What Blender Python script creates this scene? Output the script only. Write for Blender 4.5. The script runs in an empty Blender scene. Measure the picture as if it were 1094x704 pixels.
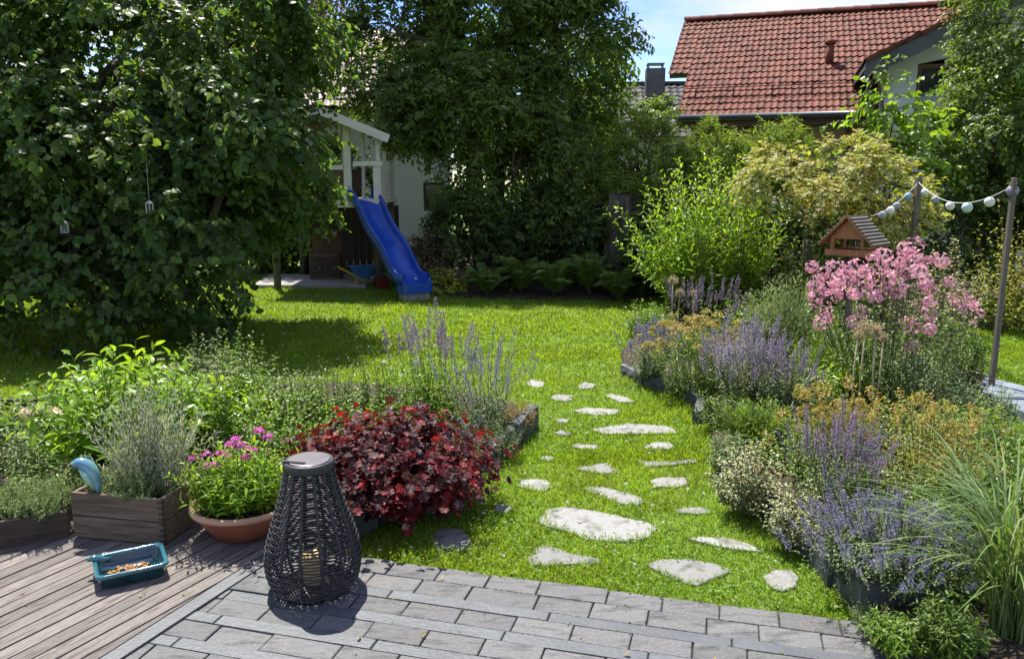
import bpy, math
import numpy as np
from math import radians, pi, sin, cos
from mathutils import Vector

sc = bpy.context.scene
COL = sc.collection
# ------------------------------------------------------------------ camera
EYE = 1.6
PITCH = math.atan((352-196)/850)
cam_d = bpy.data.cameras.new('camera'); cam = bpy.data.objects.new('camera', cam_d); COL.objects.link(cam)
cam.location = (0, 0, EYE); cam.rotation_euler = (pi/2-PITCH, 0, 0)
cam_d.lens = 36*850/1094; cam_d.sensor_width = 36; cam_d.clip_end = 2000; cam_d.clip_start = 0.05
sc.camera = cam
# ------------------------------------------------------------------ light
SUN_EL = radians(62); SUN_AZ = radians(24)          # azimuth measured from +Y towards -X
SUNDIR = Vector((-sin(SUN_AZ)*cos(SUN_EL), cos(SUN_AZ)*cos(SUN_EL), sin(SUN_EL)))
sl = bpy.data.lights.new('sun', 'SUN'); sl.energy = 4.6; sl.angle = radians(0.55); sl.color = (1, 0.95, 0.86)
so = bpy.data.objects.new('sun', sl); COL.objects.link(so)
so.rotation_euler = SUNDIR.to_track_quat('Z', 'Y').to_euler()
w = bpy.data.worlds.new('World'); sc.world = w; w.use_nodes = True
nt = w.node_tree; nt.nodes.clear()
out = nt.nodes.new('ShaderNodeOutputWorld'); bg = nt.nodes.new('ShaderNodeBackground')
sky = nt.nodes.new('ShaderNodeTexSky'); sky.sky_type = 'NISHITA'; sky.sun_disc = False
sky.sun_elevation = SUN_EL; sky.sun_rotation = -SUN_AZ; sky.air_density = 1.0; sky.dust_density = 0.1; sky.ozone_density = 2.5
bg.inputs['Strength'].default_value = 0.15
tc = nt.nodes.new('ShaderNodeTexCoord'); mp = nt.nodes.new('ShaderNodeMapping'); mp.inputs['Scale'].default_value = (1, 1, 2.6)
mp.inputs['Location'].default_value = (0.35, 0.1, 0.2)
nz = nt.nodes.new('ShaderNodeTexNoise'); nz.inputs['Scale'].default_value = 2.6; nz.inputs['Detail'].default_value = 9; nz.inputs['Roughness'].default_value = 0.6
rp = nt.nodes.new('ShaderNodeValToRGB'); rp.color_ramp.elements[0].position = 0.42; rp.color_ramp.elements[1].position = 0.62
mx = nt.nodes.new('ShaderNodeMix'); mx.data_type = 'RGBA'
L = nt.links.new
L(tc.outputs['Generated'], mp.inputs['Vector']); L(mp.outputs[0], nz.inputs['Vector']); L(nz.outputs['Fac'], rp.inputs['Fac'])
L(rp.outputs['Color'], mx.inputs['Factor']); hs = nt.nodes.new('ShaderNodeHueSaturation'); hs.inputs['Hue'].default_value = 0.525; hs.inputs['Saturation'].default_value = 1.3; hs.inputs['Value'].default_value = 0.68; L(sky.outputs[0], hs.inputs['Color']); L(hs.outputs[0], mx.inputs['A']); mx.inputs['B'].default_value = (3.0, 3.05, 3.15, 1)
L(mx.outputs['Result'], bg.inputs['Color']); L(bg.outputs[0], out.inputs['Surface'])
sc.view_settings.view_transform = 'Standard'; sc.view_settings.look = 'None'
sc.view_settings.exposure = 1.18; sc.view_settings.gamma = 1
sc.view_settings.use_curve_mapping = False
sc.render.engine = 'CYCLES'
sc.cycles.max_bounces = 6; sc.cycles.diffuse_bounces = 3; sc.cycles.glossy_bounces = 2
sc.cycles.transmission_bounces = 4; sc.cycles.transparent_max_bounces = 6

# ------------------------------------------------------------------ helpers
_c, _s = cos(PITCH), sin(PITCH)
def ray(u, v):
    a = (u-547)/850; b = (352-v)/850
    return (a, _c+b*_s, -_s+b*_c)
def G(u, v, z=0.0):
    d = ray(u, v); t = (z-EYE)/d[2]; return (d[0]*t, d[1]*t)
def P(u, v, Y):
    d = ray(u, v); t = Y/d[1]; return (d[0]*t, EYE+d[2]*t)

def R(seed): return np.random.default_rng(seed)

def nrm(a): return a/np.maximum(np.linalg.norm(a, axis=-1, keepdims=True), 1e-9)

class Geo:
    """collects vertices and faces (numpy) for ONE mesh"""
    def __init__(s): s.V = []; s.L = []; s.S = []; s.R = []; s.n = 0
    def add(s, V, faces, rnd=0.5):
        V = np.asarray(V, float).reshape(-1, 3)
        for f in faces:
            s.L.append(np.asarray(f, np.int64)+s.n); s.S.append(np.array([len(f)]))
        s.V.append(V); s.R.append(np.full(len(V), rnd)); s.n += len(V)
    def bulk(s, V, loops, sizes, rnd):
        s.V.append(V); s.L.append(loops+s.n); s.S.append(sizes); s.R.append(rnd); s.n += len(V)
    def inst(s, T, pos, ax, nm, scale, rnd=None, curl=None):
        """instances of a leaf template T=(verts, faces) along ax, facing nm"""
        tv, tf = T; n = len(pos)
        if n == 0: return
        pos = np.asarray(pos, float); ax = nrm(np.asarray(ax, float)); nm = np.asarray(nm, float)
        X = nrm(np.cross(ax, nm)); Z = np.cross(X, ax)
        sc_ = np.broadcast_to(np.asarray(scale, float), (n,))
        zz = tv[None, :, 2]*(1 if curl is None else np.asarray(curl)[:, None])
        V = (tv[None, :, 0, None]*X[:, None]+tv[None, :, 1, None]*ax[:, None]+zz[..., None]*Z[:, None])*sc_[:, None, None]+pos[:, None]
        m = len(tv)
        lp = np.concatenate([np.array(f) for f in tf]); sz = np.array([len(f) for f in tf])
        loops = (lp[None]+(np.arange(n)*m)[:, None]).ravel(); sizes = np.tile(sz, n)
        if rnd is None: rnd = np.random.default_rng(n+7).random(n)
        s.bulk(V.reshape(-1, 3), loops, sizes, np.repeat(rnd, m))
    def box(s, x0, x1, y0, y1, z0, z1, rnd=0.5, bev=0.0):
        if bev <= 0:
            V = [(x0,y0,z0),(x1,y0,z0),(x1,y1,z0),(x0,y1,z0),(x0,y0,z1),(x1,y0,z1),(x1,y1,z1),(x0,y1,z1)]
            F = [(3,2,1,0),(4,5,6,7),(0,1,5,4),(1,2,6,5),(2,3,7,6),(3,0,4,7)]
        else:
            b = bev
            V = [(x0,y0,z0),(x1,y0,z0),(x1,y1,z0),(x0,y1,z0),(x0,y0,z1-b),(x1,y0,z1-b),(x1,y1,z1-b),(x0,y1,z1-b),
                 (x0+b,y0+b,z1),(x1-b,y0+b,z1),(x1-b,y1-b,z1),(x0+b,y1-b,z1)]
            F = [(3,2,1,0),(0,1,5,4),(1,2,6,5),(2,3,7,6),(3,0,4,7),(4,5,9,8),(5,6,10,9),(6,7,11,10),(7,4,8,11),(8,9,10,11)]
        s.add(V, F, rnd)
    def beam(s, a, b, wx, wz, up=(0,0,1), rnd=0.5):
        a = np.array(a, float); b = np.array(b, float); d = nrm(b-a); x = nrm(np.cross(d, np.array(up, float))); z = np.cross(x, d)
        V = []
        for p in (a, b):
            for (i, j) in ((-1,-1),(1,-1),(1,1),(-1,1)): V.append(p+x*wx*i/2+z*wz*j/2)
        s.add(V, [(0,1,2,3),(7,6,5,4),(0,4,5,1),(1,5,6,2),(2,6,7,3),(3,7,4,0)], rnd)
    def tube(s, pts, r, sides=6, rnd=0.5, cap=True):
        pts = np.asarray(pts, float); n = len(pts); r = np.broadcast_to(np.asarray(r, float), (n,))
        t = np.gradient(pts, axis=0); t = nrm(t)
        ref = np.array([0.0, 0, 1]) if abs(t[0][2]) < 0.9 else np.array([1.0, 0, 0])
        x = nrm(np.cross(t, ref)); y = np.cross(t, x)
        a = np.arange(sides)*2*pi/sides
        V = pts[:, None]+r[:, None, None]*(np.cos(a)[None, :, None]*x[:, None]+np.sin(a)[None, :, None]*y[:, None])
        F = []
        for i in range(n-1):
            for k in range(sides):
                k2 = (k+1) % sides; F.append((i*sides+k, (i+1)*sides+k, (i+1)*sides+k2, i*sides+k2))
        if cap: F.append(tuple(range(sides))); F.append(tuple((n-1)*sides+k for k in reversed(range(sides))))
        s.add(V.reshape(-1, 3), F, rnd)
    def tubes(s, Pth, r, sides=3, rnd=None):
        """many thin stems at once: Pth (n,m,3), r (n,m)"""
        n, m, _ = Pth.shape
        r = np.broadcast_to(r, (n, m))
        t = nrm(np.gradient(Pth, axis=1)); x = nrm(np.cross(t, np.array([0.31, 0.17, 0.2]))); y = np.cross(t, x)
        a = np.arange(sides)*2*pi/sides
        V = Pth[:, :, None]+r[:, :, None, None]*(np.cos(a)[None, None, :, None]*x[:, :, None]+np.sin(a)[None, None, :, None]*y[:, :, None])
        F = []
        for i in range(m-1):
            for k in range(sides):
                k2 = (k+1) % sides; F.append((i*sides+k, (i+1)*sides+k, (i+1)*sides+k2, i*sides+k2))
        F = np.array(F).ravel(); base = (np.arange(n)*m*sides)[:, None]
        if rnd is None: rnd = np.random.default_rng(n).random(n)
        s.bulk(V.reshape(-1, 3), (F[None]+base).ravel(), np.full(n*(m-1)*sides, 4), np.repeat(rnd, m*sides))
    def lathe(s, prof, seg=40, sx=1, sy=1, rnd=0.5):
        V = []; n = len(prof)
        for (r, z) in prof:
            for k in range(seg):
                a = 2*pi*k/seg; V.append((r*cos(a)*sx, r*sin(a)*sy, z))
        F = []
        for i in range(n-1):
            for k in range(seg):
                k2 = (k+1) % seg; F.append((i*seg+k, i*seg+k2, (i+1)*seg+k2, (i+1)*seg+k))
        s.add(V, F, rnd)
    def prism(s, poly, z0, z1, bev=0.0, rnd=0.5):
        """poly CCW or any; extruded with bevelled top"""
        P_ = np.array(poly, float); ar = 0.5*np.sum(P_[:, 0]*np.roll(P_[:, 1], -1)-np.roll(P_[:, 0], -1)*P_[:, 1])
        if ar < 0: P_ = P_[::-1]
        n = len(P_); c = P_.mean(0)
        rings = [(P_, z0), (P_, z1-bev)]
        if bev > 0: rings.append((c+(P_-c)*(1-bev*1.3/max(1e-6, np.linalg.norm(P_-c, axis=1).mean())), z1))
        V = []
        for (q, z) in rings:
            for p in q: V.append((p[0], p[1], z))
        F = [tuple(reversed(range(n)))]
        for i in range(len(rings)-1):
            for k in range(n):
                k2 = (k+1) % n; F.append((i*n+k, i*n+k2, (i+1)*n+k2, (i+1)*n+k))
        F.append(tuple((len(rings)-1)*n+k for k in range(n)))
        s.add(V, F, rnd)
    def build(s, name, mat, parent=None, smooth=False, loc=None, rz=0):
        V = np.concatenate(s.V); Lp = np.concatenate(s.L); S = np.concatenate(s.S); Rr = np.concatenate(s.R)
        me = bpy.data.meshes.new(name)
        me.vertices.add(len(V)); me.vertices.foreach_set('co', V.astype(np.float32).ravel())
        me.loops.add(len(Lp)); me.loops.foreach_set('vertex_index', Lp.astype(np.int32))
        me.polygons.add(len(S)); st = np.concatenate([[0], np.cumsum(S)[:-1]])
        me.polygons.foreach_set('loop_start', st.astype(np.int32)); me.polygons.foreach_set('loop_total', S.astype(np.int32))
        me.update(calc_edges=True); me.validate()
        me.polygons.foreach_set('use_smooth', np.full(len(me.polygons), bool(smooth)))
        at = me.attributes.new('rnd', 'FLOAT', 'POINT'); at.data.foreach_set('value', Rr.astype(np.float32))
        me.materials.append(mat)
        o = bpy.data.objects.new(name, me); COL.objects.link(o)
        if parent: o.parent = parent
        if loc is not None: o.location = loc
        o.rotation_euler = (0, 0, rz)
        return o

def thing(name, label, cat, loc=(0,0,0), rz=0, group=None):
    o = bpy.data.objects.new(name, None); COL.objects.link(o); o.empty_display_size = 0.1
    o.location = (loc[0], loc[1], loc[2] if len(loc) > 2 else 0); o.rotation_euler = (0, 0, rz)
    o['label'] = label; o['category'] = cat
    if group: o['group'] = group
    return o
def tag(o, label, cat, group=None):
    o['label'] = label; o['category'] = cat
    if group: o['group'] = group
    return o
def struct(o): o['kind'] = 'structure'; return o
def stuff(o, label=None, cat=None):
    o['kind'] = 'stuff'
    if label: o['label'] = label; o['category'] = cat
    return o

# ------------------------------------------------------------------ materials
def _mat(name):
    m = bpy.data.materials.new(name); m.use_nodes = True; n = m.node_tree; n.nodes.clear()
    o = n.nodes.new('ShaderNodeOutputMaterial'); return m, n, o
def ramp(n, stops, fac):
    r = n.nodes.new('ShaderNodeValToRGB'); e = r.color_ramp.elements
    while len(e) < len(stops): e.new(0.5)
    for i, (p, c) in enumerate(stops): e[i].position = p; e[i].color = (*c, 1)
    n.links.new(fac, r.inputs['Fac']); return r.outputs['Color']
def leaf(name, cols, trans=0.45, rough=0.45, tb=1.5, gloss=0.35, var=0.35):
    """cols: list of base colours picked per leaf"""
    m, n, o = _mat(name); K = n.links.new
    a = n.nodes.new('ShaderNodeAttribute'); a.attribute_name = 'rnd'
    st = [(i/(max(1, len(cols)-1)), c) for i, c in enumerate(cols)]
    if len(st) == 1: st = [(0, cols[0]), (1, cols[0])]
    c = ramp(n, st, a.outputs['Fac'])
    g = n.nodes.new('ShaderNodeTexCoord'); z = n.nodes.new('ShaderNodeTexNoise'); z.inputs['Scale'].default_value = 3.5; z.inputs['Detail'].default_value = 2
    K(g.outputs['Object'], z.inputs['Vector'])
    h = n.nodes.new('ShaderNodeHueSaturation'); K(c, h.inputs['Color'])
    mr = n.nodes.new('ShaderNodeMapRange'); mr.inputs[1].default_value = 0.3; mr.inputs[2].default_value = 0.7
    mr.inputs[3].default_value = 1-var; mr.inputs[4].default_value = 1+var
    K(z.outputs['Fac'], mr.inputs[0]); K(mr.outputs[0], h.inputs['Value'])
    p = n.nodes.new('ShaderNodeBsdfPrincipled'); K(h.outputs[0], p.inputs['Base Color'])
    p.inputs['Roughness'].default_value = rough; p.inputs['Specular IOR Level'].default_value = gloss
    t = n.nodes.new('ShaderNodeBsdfTranslucent')
    tm = n.nodes.new('ShaderNodeMix'); tm.data_type = 'RGBA'; tm.blend_type = 'MULTIPLY'; tm.inputs['Factor'].default_value = 1
    K(h.outputs[0], tm.inputs['A']); tm.inputs['B'].default_value = (tb*1.15, tb*1.1, tb*0.45, 1) if not name.startswith('fl_') else (tb, tb, tb, 1)
    K(tm.outputs['Result'], t.inputs['Color'])
    x = n.nodes.new('ShaderNodeMixShader'); x.inputs[0].default_value = trans
    K(p.outputs[0], x.inputs[1]); K(t.outputs[0], x.inputs[2]); K(x.outputs[0], o.inputs['Surface'])
    return m
def solid(name, c1, c2=None, scale=8.0, rough=0.7, bump=0.0, spec=0.4, metal=0.0, stretch=(1,1,1), rndmix=0.0, c3=None, detail=6, bscale=None, coat=0):
    """noise mottled principled; rnd attribute shifts value"""
    m, n, o = _mat(name); K = n.links.new; c2 = c2 or c1
    g = n.nodes.new('ShaderNodeTexCoord'); mp = n.nodes.new('ShaderNodeMapping'); mp.inputs['Scale'].default_value = stretch
    K(g.outputs['Object'], mp.inputs['Vector'])
    a = n.nodes.new('ShaderNodeAttribute'); a.attribute_name = 'rnd'
    if rndmix:
        va = n.nodes.new('ShaderNodeVectorMath'); va.operation = 'MULTIPLY_ADD'
        cb = n.nodes.new('ShaderNodeCombineXYZ')
        for i in range(3): K(a.outputs['Fac'], cb.inputs[i])
        K(cb.outputs[0], va.inputs[0]); va.inputs[1].default_value = (13, 17, 11); K(mp.outputs[0], va.inputs[2]); vec = va.outputs[0]
    else: vec = mp.outputs[0]
    z = n.nodes.new('ShaderNodeTexNoise'); z.inputs['Scale'].default_value = scale; z.inputs['Detail'].default_value = detail; z.inputs['Roughness'].default_value = 0.62
    K(vec, z.inputs['Vector'])
    st = [(0.32, c1), (0.68, c2)] if c3 is None else [(0.32, c1), (0.5, c2), (0.72, c3)]
    c = ramp(n, st, z.outputs['Fac'])
    if rndmix:
        h = n.nodes.new('ShaderNodeHueSaturation'); mr = n.nodes.new('ShaderNodeMapRange')
        mr.inputs[3].default_value = 1-rndmix; mr.inputs[4].default_value = 1+rndmix
        K(a.outputs['Fac'], mr.inputs[0]); K(mr.outputs[0], h.inputs['Value']); K(c, h.inputs['Color']); c = h.outputs[0]
    p = n.nodes.new('ShaderNodeBsdfPrincipled'); K(c, p.inputs['Base Color'])
    p.inputs['Roughness'].default_value = rough; p.inputs['Specular IOR Level'].default_value = spec; p.inputs['Metallic'].default_value = metal
    if coat: p.inputs['Coat Weight'].default_value = coat
    if bump:
        b = n.nodes.new('ShaderNodeBump'); b.inputs['Strength'].default_value = bump; b.inputs['Distance'].default_value = 0.01
        if bscale:
            z2 = n.nodes.new('ShaderNodeTexNoise'); z2.inputs['Scale'].default_value = bscale; z2.inputs['Detail'].default_value = 5; K(vec, z2.inputs['Vector']); K(z2.outputs['Fac'], b.inputs['Height'])
        else: K(z.outputs['Fac'], b.inputs['Height'])
        K(b.outputs[0], p.inputs['Normal'])
    K(p.outputs[0], o.inputs['Surface']); return m

M = {}
M['lawn_soil'] = solid('lawn_soil', (0.07,0.13,0.015), (0.12,0.19,0.022), 14, 0.95, 0.6, c3=(0.05,0.045,0.02))
M['soil'] = solid('soil', (0.02,0.014,0.01), (0.06,0.042,0.028), 30, 0.95, 1.0)
M['paver'] = solid('paver', (0.06,0.063,0.067), (0.145,0.143,0.14), 5, 0.55, 0.9, rndmix=0.16, stretch=(1.3,5,3), c3=(0.115,0.12,0.127), bscale=45, spec=0.5)
M['paver_blue'] = solid('paver_blue', (0.065,0.072,0.08), (0.10,0.108,0.115), 6, 0.5, 0.25, rndmix=0.08, bscale=60, spec=0.5)
M['joint'] = solid('joint', (0.012,0.011,0.01), (0.045,0.04,0.03), 6, 0.95, 0.8, c3=(0.03,0.05,0.012))
M['slate'] = solid('slate', (0.018,0.02,0.023), (0.06,0.065,0.07), 9, 0.6, 0.9, c3=(0.10,0.105,0.11), spec=0.5)
M['pale_stone'] = solid('pale_stone', (0.07,0.078,0.05), (0.24,0.24,0.23), 11, 0.8, 1.0, c3=(0.185,0.182,0.17), rndmix=0.2, bscale=26)
M['deck'] = solid('deck', (0.034,0.028,0.023), (0.20,0.177,0.158), 6, 0.75, 1.0, stretch=(1.2,20,20), rndmix=0.3, c3=(0.098,0.083,0.073), spec=0.35)
M['grey_wood'] = solid('grey_wood', (0.07,0.05,0.033), (0.19,0.145,0.10), 6, 0.85, 0.7, stretch=(0.8,9,9), rndmix=0.15)
M['post_wood'] = solid('post_wood', (0.085,0.072,0.055), (0.16,0.14,0.115), 7, 0.85, 0.6, stretch=(9,9,0.8))
M['dark_wood'] = solid('dark_wood', (0.03,0.022,0.018), (0.075,0.055,0.04), 6, 0.8, 0.5, stretch=(1,9,9))
M['orange_wood'] = solid('orange_wood', (0.26,0.10,0.04), (0.38,0.17,0.07), 6, 0.6, 0.3, stretch=(8,8,1.2))
M['cream_paint'] = solid('cream_paint', (0.62,0.60,0.52), (0.70,0.68,0.61), 5, 0.5, 0.1)
M['wicker'] = solid('wicker', (0.016,0.015,0.018), (0.032,0.03,0.034), 30, 0.42, 0.3, spec=0.5, rndmix=0.2)
M['lid'] = solid('lid', (0.20,0.19,0.2), (0.28,0.26,0.27), 12, 0.28, 0.1, spec=0.7, metal=0.4)
M['wax'] = solid('wax', (0.75,0.52,0.22), (0.80,0.60,0.30), 6, 0.5)
M['terracotta'] = solid('terracotta', (0.20,0.055,0.03), (0.27,0.085,0.05), 9, 0.6, 0.15, c3=(0.33,0.12,0.07))
M['terracotta_rim'] = solid('terracotta_rim', (0.42,0.22,0.14), (0.52,0.30,0.20), 9, 0.6, 0.15)
M['teal'] = solid('teal_glaze', (0.004,0.022,0.032), (0.012,0.055,0.07), 7, 0.16, 0.05, spec=0.7, coat=0.5)
M['rim_glaze'] = solid('rim_glaze', (0.015,0.09,0.12), (0.04,0.16,0.19), 7, 0.14, 0.05, spec=0.7, coat=0.5)
M['sky_glaze'] = solid('sky_glaze', (0.06,0.18,0.34), (0.20,0.42,0.36), 9, 0.15, 0.03, spec=0.7, coat=0.5)
M['mint_glaze'] = solid('mint_glaze', (0.18,0.45,0.34), (0.30,0.55,0.42), 9, 0.15, 0.03, spec=0.7, coat=0.5)
M['dead_leaf'] = solid('dead_leaf', (0.22,0.08,0.02), (0.42,0.22,0.06), 40, 0.8)
M['blue_plastic'] = solid('blue_plastic', (0.008,0.05,0.33), (0.02,0.09,0.46), 6, 0.3, 0.02, spec=0.5)
M['bark'] = solid('bark', (0.035,0.027,0.02), (0.12,0.095,0.07), 9, 0.95, 1.0, stretch=(1,1,0.25))
M['shaded_old_bark'] = solid('shaded_old_bark', (0.02,0.016,0.013), (0.13,0.11,0.09), 9, 0.95, 1.0, stretch=(1.5,1.5,0.22))  # old trunk's bark, colour darkened to stand in for shade under the tree
M['stem_green'] = solid('stem_green', (0.05,0.085,0.025), (0.10,0.13,0.05), 20, 0.7)
M['stem_brown'] = solid('stem_brown', (0.10,0.065,0.04), (0.18,0.12,0.07), 20, 0.8)
M['stem_straw'] = solid('stem_straw', (0.28,0.24,0.13), (0.42,0.36,0.22), 20, 0.8)
M['roof_red'] = solid('roof_red', (0.055,0.021,0.013), (0.16,0.055,0.034), 2.6, 0.75, 0.15, spec=0.2, c3=(0.115,0.036,0.022), rndmix=0.22)
M['roof_pale'] = solid('roof_pale', (0.13,0.075,0.06), (0.20,0.13,0.11), 2, 0.6, 0.15, rndmix=0.2)
M['roof_grey'] = solid('roof_grey', (0.03,0.03,0.033), (0.07,0.07,0.073), 2, 0.7, 0.1, spec=0.2, rndmix=0.2)
M['render_white'] = solid('render_white', (0.60,0.62,0.63), (0.68,0.70,0.70), 3, 0.9, 0.15)
M['render_ochre'] = solid('render_ochre', (0.32,0.27,0.14), (0.40,0.34,0.18), 2, 0.9, 0.15)
M['grey_paint'] = solid('grey_paint', (0.06,0.065,0.06), (0.10,0.105,0.10), 3, 0.6)
M['zinc'] = solid('zinc', (0.07,0.08,0.09), (0.11,0.12,0.13), 5, 0.4, metal=0.5)
M['brown_board'] = solid('brown_board', (0.10,0.055,0.035), (0.16,0.09,0.06), 5, 0.75, 0.3, stretch=(1,6,6))
M['glass'] = solid('window_glass', (0.01,0.014,0.014), (0.02,0.03,0.03), 1.2, 0.06, 0, spec=0.4)
M['curtain'] = solid('curtain', (0.30,0.34,0.34), (0.42,0.45,0.44), 3, 0.9, stretch=(9,9,1))
M['white_metal'] = solid('white_metal', (0.38,0.38,0.36), (0.45,0.45,0.42), 20, 0.5)
M['pale_slat'] = solid('pale_slat', (0.17,0.155,0.13), (0.27,0.25,0.22), 9, 0.7)
M['concrete'] = solid('concrete', (0.22,0.215,0.20), (0.33,0.32,0.30), 6, 0.9, 0.4)
M['rock_pink'] = solid('rock_pink', (0.30,0.20,0.15), (0.48,0.36,0.28), 14, 0.85, 0.9)
M['path_stone'] = solid('path_stone', (0.15,0.18,0.23), (0.25,0.28,0.33), 9, 0.7, 0.4, rndmix=0.15)
M['wire'] = solid('wire', (0.45,0.45,0.42), None, 5, 0.6)
M['red_plastic'] = solid('red_plastic', (0.35,0.03,0.05), None, 5, 0.4)
M['yellow_plastic'] = solid('yellow_plastic', (0.5,0.33,0.03), None, 5, 0.4)
M['midblue_plastic'] = solid('midblue_plastic', (0.05,0.16,0.42), None, 5, 0.4)
M['black_rubber'] = solid('black_rubber', (0.02,0.02,0.02), None, 5, 0.7)

LF = {}
LF['grass'] = leaf('grass', [(0.11,0.20,0.016),(0.17,0.28,0.02),(0.24,0.33,0.03),(0.30,0.33,0.07)], 0.5, 0.55, 1.35, 0.25, 0.2)
LF['clover'] = leaf('clover', [(0.10,0.20,0.025),(0.18,0.30,0.04)], 0.4, 0.5, 1.4, 0.3, 0.2)
LF['hazel'] = leaf('hazel', [(0.042,0.085,0.024),(0.062,0.115,0.03),(0.09,0.15,0.034),(0.15,0.225,0.036)], 0.5, 0.45, 1.8, 0.32, 0.3)
LF['dark'] = leaf('dark_foliage', [(0.038,0.078,0.018),(0.065,0.115,0.024),(0.11,0.17,0.03)], 0.5, 0.4, 1.8, 0.4, 0.35)
LF['maple_green'] = leaf('maple_green', [(0.07,0.125,0.028),(0.105,0.17,0.034),(0.16,0.24,0.04)], 0.5, 0.45, 1.8, 0.35, 0.35)
LF['mid'] = leaf('mid_foliage', [(0.075,0.14,0.022),(0.115,0.19,0.03),(0.17,0.25,0.045)], 0.42, 0.45, 1.5, 0.4)
LF['bright'] = leaf('bright_foliage', [(0.13,0.25,0.018),(0.20,0.34,0.025),(0.27,0.39,0.04)], 0.5, 0.4, 1.4, 0.4, 0.2)
LF['fresh'] = leaf('fresh_foliage', [(0.11,0.20,0.02),(0.16,0.27,0.028),(0.21,0.31,0.05)], 0.45, 0.4, 1.5, 0.45, 0.25)
LF['silver'] = leaf('silver_foliage', [(0.36,0.40,0.33),(0.46,0.49,0.43),(0.30,0.36,0.26)], 0.3, 0.75, 1.1, 0.15, 0.15)
LF['greygreen'] = leaf('greygreen_foliage', [(0.16,0.23,0.09),(0.25,0.31,0.16),(0.20,0.29,0.11)], 0.3, 0.65, 1.2, 0.2, 0.2)
LF['variegated'] = leaf('variegated_foliage', [(0.10,0.18,0.06),(0.40,0.42,0.24),(0.50,0.48,0.30),(0.14,0.22,0.08)], 0.3, 0.5, 1.2, 0.3, 0.15)
LF['maple'] = leaf('golden_foliage', [(0.31,0.36,0.07),(0.37,0.40,0.12),(0.42,0.42,0.17),(0.26,0.33,0.06),(0.46,0.32,0.12),(0.34,0.39,0.11)], 0.4, 0.5, 1.25, 0.3, 0.15)
LF['heuchera'] = leaf('burgundy_foliage', [(0.028,0.008,0.012),(0.045,0.009,0.013),(0.08,0.008,0.012),(0.20,0.010,0.013),(0.04,0.012,0.018),(0.06,0.03,0.035)], 0.38, 0.55, 1.9, 0.3, 0.3)
LF['euphorbia'] = leaf('amber_foliage', [(0.36,0.33,0.05),(0.44,0.24,0.07),(0.34,0.36,0.07),(0.44,0.24,0.13),(0.22,0.29,0.05),(0.36,0.33,0.08),(0.46,0.34,0.22)], 0.35, 0.5, 1.15, 0.3, 0.15)
LF['yellow'] = leaf('yellow_foliage', [(0.30,0.36,0.04),(0.42,0.44,0.06)], 0.4, 0.5, 1.2, 0.3, 0.15)
LF['bronze'] = leaf('bronze_foliage', [(0.10,0.07,0.04),(0.17,0.10,0.06),(0.16,0.13,0.06),(0.25,0.15,0.12)], 0.35, 0.5, 1.3, 0.3, 0.25)
LF['conifer'] = leaf('conifer_foliage', [(0.12,0.20,0.025),(0.19,0.28,0.04),(0.26,0.35,0.06)], 0.45, 0.6, 1.3, 0.2, 0.3)
LF['reed'] = leaf('striped_blade', [(0.09,0.17,0.04),(0.15,0.23,0.07),(0.25,0.31,0.15)], 0.35, 0.45, 1.2, 0.35, 0.1)
LF['tan'] = leaf('tan_foliage', [(0.30,0.22,0.11),(0.42,0.33,0.18)], 0.3, 0.8, 1.1, 0.1, 0.1)
FL = {}
FL['magenta'] = leaf('fl_magenta', [(0.62,0.05,0.40),(0.72,0.12,0.50),(0.72,0.28,0.58)], 0.3, 0.6, 1.1, 0.2, 0.1)
FL['pink'] = leaf('fl_pink', [(0.68,0.32,0.41),(0.74,0.45,0.53),(0.62,0.22,0.33),(0.74,0.52,0.57)], 0.3, 0.6, 1.1, 0.2, 0.1)
FL['purple'] = leaf('fl_purple', [(0.28,0.23,0.37),(0.36,0.30,0.43),(0.37,0.33,0.38),(0.28,0.28,0.24)], 0.3, 0.6, 1.1, 0.2, 0.1)
FL['mauve'] = leaf('fl_mauve', [(0.26,0.18,0.29),(0.36,0.24,0.34),(0.25,0.20,0.35),(0.32,0.28,0.33)], 0.3, 0.6, 1.1, 0.2, 0.1)
FL['lilac'] = leaf('fl_lilac', [(0.24,0.22,0.36),(0.30,0.28,0.41),(0.24,0.25,0.31)], 0.3, 0.6, 1.1, 0.2, 0.1)
FL['cream'] = leaf('fl_cream', [(0.46,0.46,0.26),(0.55,0.52,0.32)], 0.25, 0.7, 1.1, 0.1, 0.1)
FL['white'] = leaf('fl_white', [(0.72,0.72,0.66),(0.8,0.8,0.76)], 0.3, 0.6, 1.0, 0.1, 0.05)
FL['straw'] = leaf('fl_straw', [(0.38,0.30,0.17),(0.50,0.42,0.26)], 0.3, 0.8, 1.1, 0.1, 0.1)

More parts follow.
